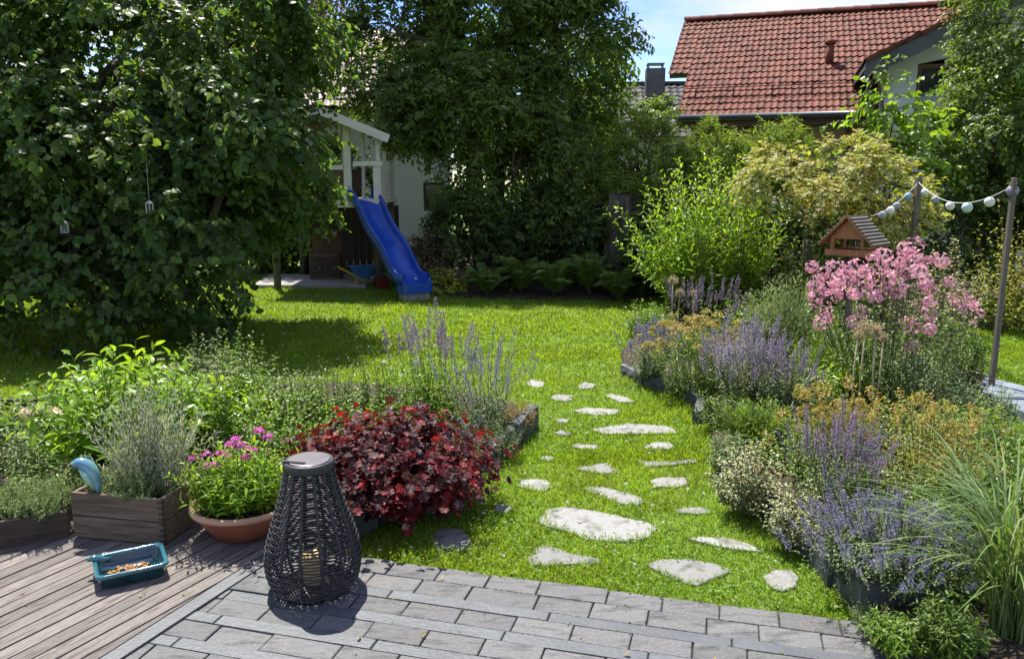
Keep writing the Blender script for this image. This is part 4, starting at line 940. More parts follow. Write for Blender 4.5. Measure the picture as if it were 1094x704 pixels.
# ================================================================== DECK THINGS
# glazed bird bath
DZ = 0.031
ba = [np.array(G(*p, 0.085)) for p in ((111, 617), (186, 601), (162, 584), (97, 598))]
bc = sum(ba)/4; bx_ = ((ba[1]-ba[0])+(ba[2]-ba[3]))/2; L_b = np.linalg.norm(bx_); wb_ = np.linalg.norm((ba[3]-ba[0]+ba[2]-ba[1])/2)
bb = thing('bird_bath', 'teal glazed ceramic bird bath tray with a little bird on its rim, on the deck', 'bird bath', (bc[0], bc[1], DZ), math.atan2(bx_[1], bx_[0]))
def rrect(hx, hy, r, n=6):
    o_ = []
    for (sx, sy, a0) in ((1, 1, 0), (-1, 1, pi/2), (-1, -1, pi), (1, -1, 3*pi/2)):
        for k in range(n+1): a = a0+pi/2*k/n; o_.append((sx*(hx-r)+r*cos(a), sy*(hy-r)+r*sin(a)))
    return o_
hx, hy = L_b/2*1.08, wb_/2*1.08
rings = [(0.80, 0.0), (0.86, 0.005), (0.97, 0.045), (1.0, 0.056), (0.985, 0.062), (0.90, 0.060), (0.86, 0.05), (0.80, 0.018), (0.0, 0.014)]
V = []; rr_ = rrect(hx, hy, 0.03); n_ = len(rr_)
for (s_, z) in [(0, 0)]+rings:
    for p in rr_: V.append((p[0]*s_ if s_ < .1 else p[0]-np.sign(p[0])*(1-s_)*hy, p[1]*s_ if s_ < .1 else p[1]-np.sign(p[1])*(1-s_)*hy, z))
F = [(i*n_+k, i*n_+(k+1) % n_, (i+1)*n_+(k+1) % n_, (i+1)*n_+k) for i in range(len(rings)) for k in range(n_)]
g = Geo(); g.add(V, F); g.build('tray', M['teal'], bb, True)
g = Geo(); V = []
for (s_, z) in [(1.02, 0.052), (1.035, 0.058), (1.02, 0.0655), (0.90, 0.0645), (0.875, 0.056)]:
    for p in rr_: V.append((p[0]-np.sign(p[0])*(1-s_)*hy, p[1]-np.sign(p[1])*(1-s_)*hy, z))
g.add(V, [(i*n_+k, i*n_+(k+1) % n_, (i+1)*n_+(k+1) % n_, (i+1)*n_+k) for i in range(4) for k in range(n_)]); g.build('rim', M['rim_glaze'], bb, True)
g = Geo(); rg = R(8)
for k in range(90):
    p = (rg.uniform(-0.6, 0.5)*hx, rg.uniform(-0.45, 0.35)*hy, 0.019+rg.random()*0.006); a = rg.random()*6.28
    g.inst(T_MID, [p], [(cos(a), sin(a), 0.05)], [(rg.normal(0, .2), rg.normal(0, .2), 1)], 0.026)
deadg = g
tag(deadg.build('dead_leaves', M['dead_leaf'], None, loc=(bc[0], bc[1], DZ), rz=math.atan2(bx_[1], bx_[0])), 'handful of rusty brown dead leaves lying in the teal bird bath', 'leaves')
g = Geo(); px_, py_ = -hx*0.93, hy*0.55
bp = [(-0.035, 0.0, 0.075, 0.002), (-0.027, 0, 0.077, 0.008), (-0.015, 0, 0.081, 0.013), (0.0, 0, 0.076, 0.016), (0.018, 0, 0.070, 0.015), (0.035, 0, 0.066, 0.009), (0.058, 0, 0.066, 0.004)]
g.tube([(px_+a, py_+b, c-0.006) for a, b, c, d in bp], [d for a, b, c, d in bp], 10); g.build('bird_figure', M['rim_glaze'], bb, True)

# wooden crate planter
c0 = np.array(G(80, 574, DZ)); c1 = np.array(G(176, 583, DZ)); cv = c1-c0; W_ = np.linalg.norm(cv); ca = math.atan2(cv[1], cv[0]); H_ = 0.215; D_ = 0.36
crate = thing('crate_planter', 'weathered grey wooden crate planter of two board rows on the deck', 'planter', (c0[0], c0[1], DZ), ca)
for z0, z1 in ((0.005, H_*0.5-0.003), (H_*0.5+0.003, H_)):
    for nm_, b_ in (('front_board', (0, W_, 0, 0.018)), ('back_board', (0, W_, D_-0.018, D_)), ('end_board', (0.0, 0.018, 0.0185, D_-0.0185)), ('end_board', (W_-0.018, W_, 0.0185, D_-0.0185))):
        g = Geo(); g.box(*b_, z0, z1, rnd=R(int(z0*1000)+len(nm_)).random(), bev=0.003); o = g.build(nm_, M['grey_wood'], crate)
g = Geo(); g.box(0.02, W_-0.02, 0.02, D_-0.02, 0.0, H_-0.035); g.build('potting_soil', M['soil'], crate)
g = Geo()
for k in range(8): z = 0.012+k*H_/8.3; g.box(W_-0.019, W_+0.002, -0.0015, 0.017, z, z+H_/17)
g.build('finger_joints', M['dark_wood'], crate)
def crate_pt(x, y, z=0): return (c0[0]+x*cos(ca)-y*sin(ca), c0[1]+x*sin(ca)+y*cos(ca), DZ+z)

# low dark trough at the left edge
d0 = np.array(G(-30, 592, DZ)); d1 = np.array(G(74, 574, DZ)); dv = d1-d0; W2 = np.linalg.norm(dv); da = math.atan2(dv[1], dv[0])
tr = thing('trough_planter', 'low dark wooden trough planter full of thyme at the left edge of the deck', 'planter', (d0[0], d0[1], DZ), da)
for nm_, b_ in (('front_board', (0, W2, 0, 0.02)), ('back_board', (0, W2, 0.26, 0.28)), ('end_board', (0.0, 0.02, 0.0205, 0.2595)), ('end_board', (W2-0.02, W2, 0.0205, 0.2595))):
    g = Geo(); g.box(*b_, 0.0, 0.125, bev=0.003); g.build(nm_, M['dark_wood'], tr)
g = Geo(); g.box(0.021, W2-0.021, 0.021, 0.259, 0.0, 0.10); g.build('potting_soil', M['soil'], tr)
def trough_pt(x, y, z=0): return (d0[0]+x*cos(da)-y*sin(da), d0[1]+x*sin(da)+y*cos(da), DZ+z)

# terracotta bowl
bw_ = thing('terracotta_bowl', 'wide round terracotta bowl pot with a paler rim on the deck', 'flower pot', (-1.225, 3.42, DZ))
g = Geo(); g.lathe([(0, 0), (0.115, 0), (0.135, 0.01), (0.185, 0.075), (0.212, 0.122), (0.212, 0.126)], 56); g.build('bowl', M['terracotta'], bw_, True)
g = Geo(); g.lathe([(0.205, 0.122), (0.216, 0.1225), (0.229, 0.128), (0.232, 0.138), (0.228, 0.148), (0.216, 0.152), (0.204, 0.148), (0.20, 0.12)], 56); g.build('rim', M['terracotta_rim'], bw_, True)
g = Geo(); g.lathe([(0.2035, 0.118), (0.1, 0.127), (0, 0.13)], 30); g.build('potting_soil', M['soil'], bw_, True)

# glazed bird ornament on a stake
bo = thing('bird_ornament', 'shiny blue green ceramic bird ornament perched over the front left corner of the crate', 'ornament', crate_pt(0.045, 0.035, H_-0.05), ca); bo.scale = (1.15, 1.3, 1.15)
g = Geo(); g.tube([(0.02, 0, 0), (0.02, 0, 0.10)], 0.004, 6); g.build('stake', M['stem_brown'], bo)
g = Geo(); pb = np.array([(-0.030,-0.01,0.142),(-0.022,-0.01,0.150),(-0.008,-0.008,0.156),(0.010,-0.004,0.154),(0.028,0,0.138),(0.044,0,0.112),(0.056,0,0.084),(0.062,0,0.056),(0.064,0,0.03)])
g.tube(catmull(np.hstack([pb, np.array([[.002],[.009],[.016],[.018],[.0185],[.0175],[.015],[.010],[.004]])]), 4)[:, :3], catmull(np.array([[.002,0],[.013,0],[.021,0],[.023,0],[.025,0],[.024,0],[.019,0],[.012,0],[.003,0]]), 4)[:, 0], 14); g.build('bird_body', M['sky_glaze'], bo, True)
g = Geo(); g.add(*rock(0.021, 0.019, 0.020, 3)); o = g.build('bird_head', M['sky_glaze'], bo, True); o.location = (-0.012, -0.008, 0.155)
g = Geo(); g.tube([(-0.028, -0.009, 0.153), (-0.046, -0.012, 0.146)], [0.006, 0.0008], 8); g.build('beak', M['dark_wood'], bo, True)
g = Geo(); g.tube([(0.008, -0.022, 0.140), (0.030, -0.026, 0.122), (0.048, -0.022, 0.088), (0.058, -0.012, 0.055)], [0.003, 0.012, 0.011, 0.002], 10); g.build('wing', M['mint_glaze'], bo, True)

# pale rock and dark border board at the left
g = Geo(); rg = R(91)
rx, ry = G(40, 480); g.add(*rock(0.17, 0.11, 0.10, 5)); tag(g.build('rock', M['rock_pink'], loc=(rx-0.02, ry+0.1, 0.14)), 'pinkish tan rock lying behind the thyme trough at the left edge', 'rock')
g = Geo(); g.box(-0.9, 0.5, -0.02, 0.02, 0, 0.14, bev=0.004); bxx, byy = G(60, 446); tag(g.build('border_board', M['dark_wood'], loc=(bxx, byy, 0.0), rz=0.05), 'dark timber board edging the bed behind the pink rock, at the left edge', 'board')

# ================================================================== POSTS, STRING LIGHTS, BIRD FEEDER, BENCH
def garden_post(x, y, h, r, lab):
    o = thing('garden_post', lab, 'post', (x, y, 0)); g = Geo(); g.box(-r, r, -r, r, 0, h, bev=0.004); g.build('shaft', M['post_wood'], o)
    g = Geo(); g.tube([(0, -r-0.001, h-0.05), (0, -r-0.02, h-0.05), (0, -r-0.025, h-0.035)], 0.003, 5); g.build('hook', M['zinc'], o); return o
garden_post(4.02, 8.0, 1.66, 0.026, 'weathered square post behind the pink flowers, farther of the two carrying the string lights')
garden_post(3.60, 5.8, 1.64, 0.016, 'tall weathered post at the right edge, nearer of the two carrying the string lights')
sg = thing('string_lights', 'string of pale round paper ball lights hung between two posts', 'string lights', (4.0, 7.96, 1.6))
bcol = {k: solid('ball_'+k, c, tuple(min(1, x*1.1) for x in c), 20, 0.6) for k, c in (('white', (0.62,0.62,0.58)), ('lilac', (0.22,0.20,0.30)), ('aqua', (0.40,0.52,0.50)), ('blue', (0.20,0.30,0.40)), ('grey', (0.26,0.27,0.30)))}
pa, pb_ = np.array([4.0, 7.96, 1.61]), np.array([3.60, 5.77, 1.60]); pz = np.array([3.28, 7.35, 1.30])
def sag(a, b, s_, n=30):
    t = np.linspace(0, 1, n)[:, None]; p = a+(b-a)*t; p[:, 2] -= s_*4*(t[:, 0]*(1-t[:, 0])); return p
c1_, c2_ = sag(pa, pb_, 0.17), sag(pz, pa, 0.05)
g = Geo(); g.tube(np.vstack([c2_[:-1], c1_])-np.array([4.0, 7.96, 1.6]), 0.004, 5); g.build('cable', M['wire'], sg, True)
def ball(p, r, c):
    r *= 0.85
    q = p-np.array([4.0, 7.96, 1.6]); g = Geo(); n = 10
    prof = [(r*sin(pi*i/n), -r*cos(pi*i/n)) for i in range(n+1)]; h = Geo(); h.lathe(prof, 18); o = h.build('paper_ball', bcol[c], sg, True); o.location = (q[0], q[1], q[2]-r*0.9)
for t, c, r in ((0.10, 'white', 0.040), (0.24, 'grey', 0.042), (0.42, 'white', 0.045), (0.60, 'aqua', 0.050), (0.80, 'white', 0.045), (0.975, 'lilac', 0.050)):
    p = c1_[0]+0; i = t*29; k = int(i); ball(c1_[k]*(1-i+k)+c1_[min(29, k+1)]*(i-k), r, c)
for t, c, r in ((0.25, 'grey', 0.045), (0.42, 'white', 0.045), (0.55, 'grey', 0.042), (0.78, 'blue', 0.045)):
    i = t*29; k = int(i); ball(c2_[k]*(1-i+k)+c2_[k+1]*(i-k), r, c)

bf = thing('bird_feeder', 'orange wooden bird feeder house with a slatted pitched roof above the pink flowers', 'bird feeder', (2.78, 6.5, 0), radians(-46))
g = Geo(); g.box(-0.02, 0.02, -0.02, 0.02, 0.0, 1.03); g.build('pole', M['post_wood'], bf)
g = Geo(); g.box(-0.15, 0.15, -0.13, 0.13, 1.031, 1.05); g.box(-0.165, 0.165, -0.15, -0.132, 1.025, 1.075); g.box(-0.165, 0.165, 0.132, 0.15, 1.025, 1.075); g.box(-0.166, -0.151, -0.131, 0.131, 1.026, 1.074); g.box(0.151, 0.166, -0.131, 0.131, 1.026, 1.074); g.build('tray', M['orange_wood'], bf)
for sx in (-1, 1):
    for sy in (-1, 1): g = Geo(); g.beam((sx*0.125, sy*0.105, 1.051), (sx*0.118, sy*0.105, 1.18), 0.035, 0.02); g.build('corner_post', M['orange_wood'], bf)
for sy in (-0.115, 0.095):
    g = Geo(); V = [(-0.15, sy, 1.16), (0.15, sy, 1.16), (0, sy, 1.315)]; V += [(x, sy+0.02, z) for (x, _, z) in V]; g.add(V, [(0,1,2),(5,4,3),(0,3,4,1),(1,4,5,2),(2,5,3,0)]); g.build('gable', M['orange_wood'], bf)
g = Geo()
for s in (-1, 1): g.beam((s*0.225, 0, 1.105), (s*0.004, 0, 1.335), 0.33, 0.012)
rf = g.build('roof', M['orange_wood'], bf)
g = Geo()
for s in (-1, 1):
    for k in range(9):
        t = 0.06+k*0.108; x = s*(0.225*(1-t)+0.004*t); z = 1.105*(1-t)+1.335*t; nx_ = s*0.72*0.012; nz_ = 0.69*0.012
        g.beam((x+nx_, -0.168, z+nz_), (x+nx_, 0.168, z+nz_), 0.013, 0.010, up=(s*0.72, 0, 0.69), rnd=k/9)
g.build('roof_slats', M['pale_slat'], rf)
# underlay of the slats is dark
g = Geo()
for s in (-1, 1): g.beam((s*0.2285, 0, 1.111), (s*0.006, 0, 1.343), 0.31, 0.006)
g.build('roof_felt', M['dark_wood'], rf)

# raised timber bed and pale bench at the right edge
rb = thing('raised_bed', 'brown timber raised bed behind the right post', 'raised bed', (3.98, 7.3, 0), 0.1)
for k in range(4):
    g = Geo(); g.box(-0.35, 0.2, -0.02, 0.02, 0.02+k*0.17, 0.17+k*0.17, bev=0.006, rnd=k/4); g.build('board', M['grey_wood'], rb)
for k in range(4):
    g = Geo(); g.box(0.201, 0.24, -0.02, 0.7, 0.02+k*0.17, 0.17+k*0.17, bev=0.006, rnd=k/4); g.build('board', M['grey_wood'], rb)
g = Geo(); g.box(-0.34, 0.19, 0.021, 0.69, 0, 0.6); g.build('soil_fill', M['soil'], rb)
be_ = thing('bench', 'pale grey garden bench at the far right edge behind the post', 'bench', (6.45, 9.0, 0), -0.3)
g = Geo()
for k in range(3): g.box(-0.6, 0.6, -0.2+k*0.13, -0.09+k*0.13, 0.42, 0.45, bev=0.004)
g.build('seat', M['white_metal'], be_)
g = Geo()
for k in range(2): g.box(-0.6, 0.6, 0.2, 0.225, 0.55+k*0.16, 0.67+k*0.16, bev=0.004)
g.build('backrest', M['white_metal'], be_)
for sx in (-0.5, 0.5):
    for sy in (-0.17, 0.18): g = Geo(); g.box(sx-0.025, sx+0.025, sy-0.02, sy+0.02, 0, 0.419 if sy < 0 else 0.85); g.build('leg', M['zinc'], be_)

# ================================================================== TREES
tree('hazel_tree', 'big dense tree with broad dark leaves hanging nearly to the ground at upper left', 'tree', (-4.35, 8.9, 0),
     [(0,0.9,3.5,1.6,1.1,0.9),(0,0.2,2.7,1.9,1.1,1.0),(1.2,0.2,3.1,1.1,0.9,0.8),(-1.5,0.2,2.8,1.4,1.0,1.1),(1.5,-0.3,2.25,0.95,0.8,0.8),(0.1,-0.7,1.9,1.7,0.8,0.8),(1.75,0.0,1.9,0.65,0.7,0.7),(1.3,-0.6,1.35,0.75,0.6,0.6),(0.3,-1.35,1.05,1.1,0.6,0.65),(0.1,-1.6,0.55,0.7,0.45,0.55),(1.05,-0.9,0.8,0.75,0.5,0.6),(-1.4,-0.9,1.6,1.2,0.7,0.8),(-0.7,0.3,1.4,1.4,1.0,1.0)],
     101, 'hazel', n=10000, twig=0.25, kl=8, T=T_HAZEL, lsize=0.08, clump=170, clump_r=0.36, trunk_r=0.11, trunks=4, spread=0.4, gap=-0.75, shell=0.6, limbs=60, droop=-0.45)
tree('maple_tree', 'tall dark leafy tree in the middle of the background, right of the slide', 'tree', (-0.3, 13.6, 0),
     [(0.1,0.4,3.3,1.75,1.2,1.6),(-1.55,0.2,3.9,1.3,1.0,1.3),(1.15,0.2,3.7,0.95,0.9,1.0),(0.4,-0.9,1.7,1.2,0.8,0.9),(1.2,-0.5,1.7,0.8,0.8,1.0),(0.2,0.5,4.8,1.6,1.2,1.0),(0.3,0.3,4.3,1.7,1.1,1.0),(0.1,0.8,6.3,2.0,1.1,0.7),(-1.9,0.8,6.0,1.5,1.1,0.6),(0.9,0.9,5.9,1.6,1.1,0.8),(-1.3,0.8,5.5,1.5,1.1,0.9),(-0.2,-0.5,2.6,1.4,0.8,0.8),(-0.9,-0.2,2.9,0.95,0.8,0.7)],
     102, 'maple_green', n=13500, twig=0.26, kl=8, T=T_MID, lsize=0.088, clump=200, clump_r=0.36, trunk_r=0.16, trunks=2, spread=0.3, gap=-1.6, shell=0.55, limbs=60, droop=-0.2)
tree('bronze_tree', 'bronze and green leaved tree top showing above the playhouse roof', 'tree', (-5.0, 16.2, 0),
     [(0.2,0,4.6,1.3,1.1,1.1),(-0.9,0,3.9,1.1,1.0,1.2),(0.9,0.1,5.3,0.8,0.8,0.7)], 103, 'bronze', n=1300, twig=0.35, kl=8, lsize=0.11, trunk_r=0.14, gap=-0.5)
tree('birch_tree', 'loose grey green tree along the right edge in front of the white gable', 'tree', (6.7, 10.6, 0),
     [(0.1,0,2.6,1.05,1.0,1.7),(0.0,0,4.1,0.9,0.9,1.1),(1.0,0.3,3.3,1.1,1.0,1.6),(0.3,-0.2,1.4,1.0,0.9,0.9),(-0.5,-0.1,1.9,0.6,0.6,0.9)], 104, 'mid', n=6000, twig=0.24, kl=8, lsize=0.07, clump=70, clump_r=0.3, trunk_r=0.09, trunks=2, spread=0.2, gap=-0.6)
tree('young_lime_tree', 'slender young tree with bright round leaves growing in front of the red roof eave', 'tree', (4.9, 10.2, 0),
     [(0,0,1.7,0.42,0.4,0.8),(-0.1,0,2.45,0.35,0.3,0.45),(-0.35,0.1,2.85,0.14,0.14,0.25),(0.3,0,1.9,0.35,0.35,0.6),(-0.55,0,2.2,0.2,0.2,0.2)], 105, 'fresh', n=230, twig=0.28, kl=7, T=T_HAZEL, lsize=0.095, trunk_r=0.035, trunks=2, spread=0.15, gap=-0.9, shell=0.3)
tree('pale_green_tree', 'light green bushy tree between the dark tree and the red roof', 'tree', (2.35, 14.6, 0),
     [(0,0,2.2,0.95,0.8,0.8),(-0.5,0,2.75,0.4,0.4,0.35),(0.5,0,1.6,0.9,0.8,0.9)], 106, 'mid', n=1500, twig=0.2, kl=8, lsize=0.08, clump=25, clump_r=0.3, trunk_r=0.07, gap=-0.5)
tree('golden_maple', 'spreading low maple with cream yellow and orange tinted small leaves behind the bird feeder', 'tree', (3.5, 8.9, 0),
     [(0.05,0,1.72,0.75,0.6,0.34),(-0.65,-0.1,1.58,0.5,0.45,0.26),(0.7,0,1.55,0.5,0.5,0.32),(0.0,-0.4,1.42,0.6,0.4,0.30),(-0.35,0.1,1.85,0.4,0.35,0.2),(0.55,-0.4,1.35,0.4,0.35,0.25)], 107, 'maple', n=1100, twig=0.14, kl=8, T=T_STAR, lsize=0.06, clump=34, clump_r=0.17, trunk_r=0.035, trunks=4, spread=0.35, gap=-0.7, shell=0.4, limbs=50, droop=-0.1, fork=0.4)
# conifers of the rear hedge
for i, (x, y, h, r, lab) in enumerate(((1.9, 12.3, 2.55, 0.8, 'soft green conifer at the left end of the rear row, beside the old trunk'), (2.95, 12.1, 2.35, 0.8, 'soft green conifer in the middle of the rear row below the red roof'), (4.0, 12.2, 2.4, 0.8, 'soft green conifer at the right end of the rear row below the red roof'))):
    tree('conifer', lab, 'conifer', (x, y, 0), [(0,0,h*0.42,r,r*0.8,h*0.45),(0,0,h*0.72,r*0.62,r*0.5,h*0.30),(0.25*r,0,h*0.6,r*0.7,r*0.5,h*0.35)], 120+i, 'conifer', n=1500, twig=0.22, kl=12, T=T_NEEDLE, lsize=0.10, trunk_r=0.06, gap=-0.9, group='conifers below the red roof', droop=0.6, limbs=15)
# dense evergreen shrubs closing the back of the garden
def shrub(name, label, u, v, vt, wpx, seed, mat, T=T_MID, lsize=0.08, n=500, kl=8, dy=0.0, cat='shrub', gap=-0.6, group=None, loc=None, hr=None, twig=0.2):
    if loc is None: (x, y, _), h, r = px_plant(u, v, vt, wpx)
    else: (x, y), (h, r) = loc, hr
    rg = R(seed); lob = [(0, 0, h*0.5, r*0.8, r*0.6, h*0.48)]
    for k in range(5): a = rg.random()*6.28; q = rg.uniform(0.35, 0.6)*r; s_ = rg.uniform(0.35, 0.5); lob.append((q*cos(a), q*sin(a)*0.8, h*rg.uniform(0.3, 0.72), r*s_, r*s_, h*s_*0.62))
    return tree(name, label, cat, (x, y, 0.0), lob, seed, mat, n=n, twig=twig, kl=kl, T=T, lsize=lsize, trunk_r=0.03, trunks=3, spread=0.12*r, gap=gap, limbs=18, group=group, shell=0.5, clump=18, clump_r=0.26*r)
shrub('laurel_shrub', 'dark evergreen shrub behind the golden maple', 0,0,0,0, 130, 'dark', loc=(3.9, 10.9), hr=(1.9, 1.3), n=1100, lsize=0.09)
shrub('laurel_shrub', 'dark evergreen shrub behind the bright willowy bush', 0,0,0,0, 131, 'dark', loc=(2.5, 11.4), hr=(1.7, 1.0), n=800, lsize=0.09)
shrub('laurel_shrub', 'dark evergreen shrub behind the string lights at the right', 0,0,0,0, 132, 'dark', loc=(5.2, 9.9), hr=(1.5, 0.95), n=800, lsize=0.08)
shrub('laurel_shrub', 'dark shrub in the gap left of the slide, behind the playhouse', 0,0,0,0, 133, 'dark', loc=(-4.4, 14.8), hr=(2.4, 1.5), n=1100, lsize=0.10)
shrub('laurel_shrub', 'dark shrub far left behind the broad leaved tree', 0,0,0,0, 134, 'dark', loc=(-7.2, 13.0), hr=(2.6, 1.8), n=1100, lsize=0.10)
shrub('laurel_shrub', 'dark shrub under the tall middle tree, right of the yellow plants', 0,0,0,0, 135, 'dark', loc=(-0.4, 12.2), hr=(1.35, 0.85), n=800, lsize=0.085)
shrub('laurel_shrub', 'dark shrub under the tall middle tree, left of the old trunk', 0,0,0,0, 136, 'dark', loc=(0.85, 12.3), hr=(1.5, 0.85), n=800, lsize=0.085)
shrub('laurel_shrub', 'dark evergreen shrub far right behind the garden bench', 0,0,0,0, 137, 'dark', loc=(7.0, 9.8), hr=(2.0, 1.2), n=900, lsize=0.09)
shrub('garden_tree', 'dark leafy tree right behind the playhouse roof', 0,0,0,0, 141, 'dark', loc=(-3.7, 15.0), hr=(3.1, 1.2), n=1500, lsize=0.1, cat='tree')
shrub('bronze_shrub', 'rusty bronze leaved shrub just right of the slide', 0,0,0,0, 138, 'bronze', loc=(-1.05, 12.0), hr=(0.85, 0.42), n=330, lsize=0.06)
shrub('green_shrub', 'fresh green shrub directly behind the slide', 0,0,0,0, 139, 'mid', loc=(-1.6, 12.6), hr=(0.8, 0.4), n=330, lsize=0.06)
shrub('yellow_shrub', 'low bright yellow green plant at the foot of the bronze shrub', 0,0,0,0, 140, 'yellow', loc=(-1.05, 11.55), hr=(0.30, 0.42), n=260, lsize=0.05, twig=0.08)
# far hedge closing the view beyond the houses' gardens
for i, (x, y, h, r) in enumerate(((-10.5, 12, 3.6, 2.6), (-9.5, 17, 4.2, 3.0), (10.5, 13.5, 3.6, 2.6), (0.35, 17.2, 5.4, 1.9))):
    shrub('garden_tree', ['bushy green tree far outside the left edge', 'dark green tree behind the left trees', 'bushy green tree beyond the right edge', 'green tree behind the tall middle tree'][i], 0,0,0,0, 150+i, 'dark', loc=(x, y), hr=(h, r), n=1100, lsize=0.16, twig=0.4, cat='tree')
# old trunk
ot = thing('old_trunk', 'weathered grey old tree trunk at the right foot of the tall dark tree', 'tree trunk', (1.58, 11.75, 0))
g = Geo(); rg = R(55); pts = []
zz = np.linspace(0, 1.35, 12); a = np.linspace(0, 2*pi, 21)[:-1]; V = []
for i, z in enumerate(zz):
    for t in a: r_ = (0.27-0.04*z)*(1+0.13*sin(3*t+z)+0.12*sin(7*t-z*2.3)+0.08*sin(13*t+z*4)); V.append((r_*cos(t)+0.03*z, r_*sin(t)*0.8, z+(0.12*sin(4*t) if i == 11 else 0)))
F = [(i*20+k, i*20+(k+1) % 20, (i+1)*20+(k+1) % 20, (i+1)*20+k) for i in range(11) for k in range(20)]; F.append(tuple(11*20+k for k in range(20))); g.add(V, F); g.build('bole', M['shaded_old_bark'], ot)
# small lanterns in the hazel
for (u, v, lab) in ((69, 243, 'tiny white caged lantern hanging in the dark tree, left one'), (160, 222, 'tiny white caged lantern hanging in the dark tree, right one')):
    Yl = 7.25; x, z = P(u, v, Yl); o = thing('hanging_lantern', lab, 'lantern', (x, Yl, z-0.05), 0.3, 'small lanterns hanging in the dark tree')
    g = Geo(); g.box(-0.03, 0.03, -0.03, 0.03, 0, 0.008); g.box(-0.03, 0.03, -0.03, 0.03, 0.085, 0.092)
    for sx in (-1, 0, 1):
        for sy in (-1, 0, 1):
            if sx or sy: g.box(sx*0.027-0.003, sx*0.027+0.003, sy*0.027-0.003, sy*0.027+0.003, 0.008, 0.085)
    g.build('cage', M['white_metal'], o)
    g = Geo(); V = [(-0.035,-0.035,0.092),(0.035,-0.035,0.092),(0.035,0.035,0.092),(-0.035,0.035,0.092),(0,0,0.115)]; g.add(V, [(3,2,1,0),(0,1,4),(1,2,4),(2,3,4),(3,0,4)]); g.build('top', M['white_metal'], o)
    g = Geo(); g.tube([(0, 0, 0.115), (0, 0.02, 0.45)], 0.0015, 4); g.build('wire', M['wire'], o)
# ferns under the middle tree
def fern(u, v, wpx, vt, seed, lab):
    loc, h, r = px_plant(u, v, vt, wpx); rg = R(seed); root = thing('fern', lab, 'fern', (loc[0], loc[1], 0.04), 0, 'ferns along the back bed')
    n = 26; a = np.arange(n)*2.4+rg.random(n); m = 9; t = np.linspace(0, 1, m)[None]
    rr_ = r*rg.uniform(0.7, 1.1, n)[:, None]; hh = h*rg.uniform(0.6, 1.3, n)[:, None]
    Pth = np.stack([rr_*t*np.cos(a)[:, None], rr_*t*np.sin(a)[:, None], hh*(2.3*t-1.55*t**2)], 2)
    g = Geo(); g.tubes(Pth, np.full((n, m), 0.003), 3); g.build('stems', M['stem_green'], root)
    g = Geo(); idx = np.repeat(np.arange(n), 44); tt = np.tile(np.repeat(np.linspace(0.12, 0.98, 22), 2), n); sgn = np.tile([1, -1], 22*n)
    p, d = at_t(Pth, idx, tt); sd = nrm(np.cross(d, [0, 0, 1.0])); nm = nrm(np.cross(sd, d))
    g.inst(T_LANCE, p, sd*sgn[:, None]+d*0.35, nm, 0.105*(np.sin(np.clip(tt, 0, 1)*pi*0.85+0.35))*r/0.45, rg.random(len(p))); g.build('fronds', LF['mid'], root)
for i, (u, v, w_, vt, lab) in enumerate(((520, 315, 60, 282, 'fern at the left end of the fern row under the dark tree'), (556, 313, 62, 276, 'second fern from the left in the row under the dark tree'), (592, 316, 66, 280, 'middle fern of the row under the dark tree'), (630, 314, 64, 274, 'second fern from the right, in front of the old trunk'), (660, 320, 56, 286, 'fern at the right end of the row beside the bright bush'))): fern(u, v, w_, vt, 300+i, lab)

# ================================================================== PLANTS, LEFT
pn = perennial
pn('curry_plant', 'silvery grey curry plant with upright thin stems growing out of the wooden crate', 'herb plant', 0,0,0,0, 400, 'silver', T_NEEDLE, 0.034, n=150, k=34, ang=30, r0=0.5, bend=1.3, stem='stem_green', srad=0.0016, loc=crate_pt(W_*0.62, D_*0.5, H_-0.04), hr=(0.50, 0.25), depth=0.75, hvar=0.4, taper=0.2)
pn('thyme_plant', 'low yellow green thyme at the left end of the wooden crate', 'herb plant', 0,0,0,0, 401, 'greygreen', T_TINY, 0.014, n=150, k=22, ang=50, r0=0.7, loc=crate_pt(W_*0.2, D_*0.45, H_-0.04), hr=(0.11, 0.13), srad=0.001, hvar=0.5)
pn('oregano_plant', 'small leaved pale herb spilling over the front edge of the wooden crate', 'herb plant', 0,0,0,0, 402, 'greygreen', T_TINY, 0.016, n=130, k=20, ang=55, r0=0.7, loc=crate_pt(W_*0.66, D_*0.2, H_-0.04), hr=(0.13, 0.15), srad=0.001, hvar=0.5, depth=0.6)
pn('thyme_plant', 'olive thyme filling the low dark trough', 'herb plant', 0,0,0,0, 403, 'greygreen', T_TINY, 0.016, n=340, k=22, ang=50, r0=0.8, loc=trough_pt(W2*0.62, 0.14, 0.09), hr=(0.17, 0.22), srad=0.001, hvar=0.5, depth=0.75)
pn('mint_plant', 'tall green mint standing behind the low dark trough', 'herb plant', 0,0,0,0, 404, 'fresh', T_MID, 0.032, n=70, k=20, ang=65, r0=0.6, loc=trough_pt(W2*0.72, 0.42, -0.02), hr=(0.34, 0.22), hvar=0.5)
pn('peony_bush', 'glossy lance leaved peony bush behind the wooden crate', 'bush', 140, 500, 372, 210, 405, 'bright', T_PEONY, 0.115, n=120, k=18, ang=62, r0=0.4, bend=1.3, tl=(0.2, 1.0), up=0.42, hvar=0.4, srad=0.004)
pn('yarrow_plant', 'flat cream flower heads of yarrow rising behind the silvery plant', 'flowering plant', 205, 462, 366, 90, 406, 'greygreen', T_LANCE, 0.05, n=26, k=10, r0=0.5, flower=('dome', 'cream', dict(r=0.028, k=40, size=0.010, T=T_TINY, flat=0.3, each=True)), hvar=0.35)
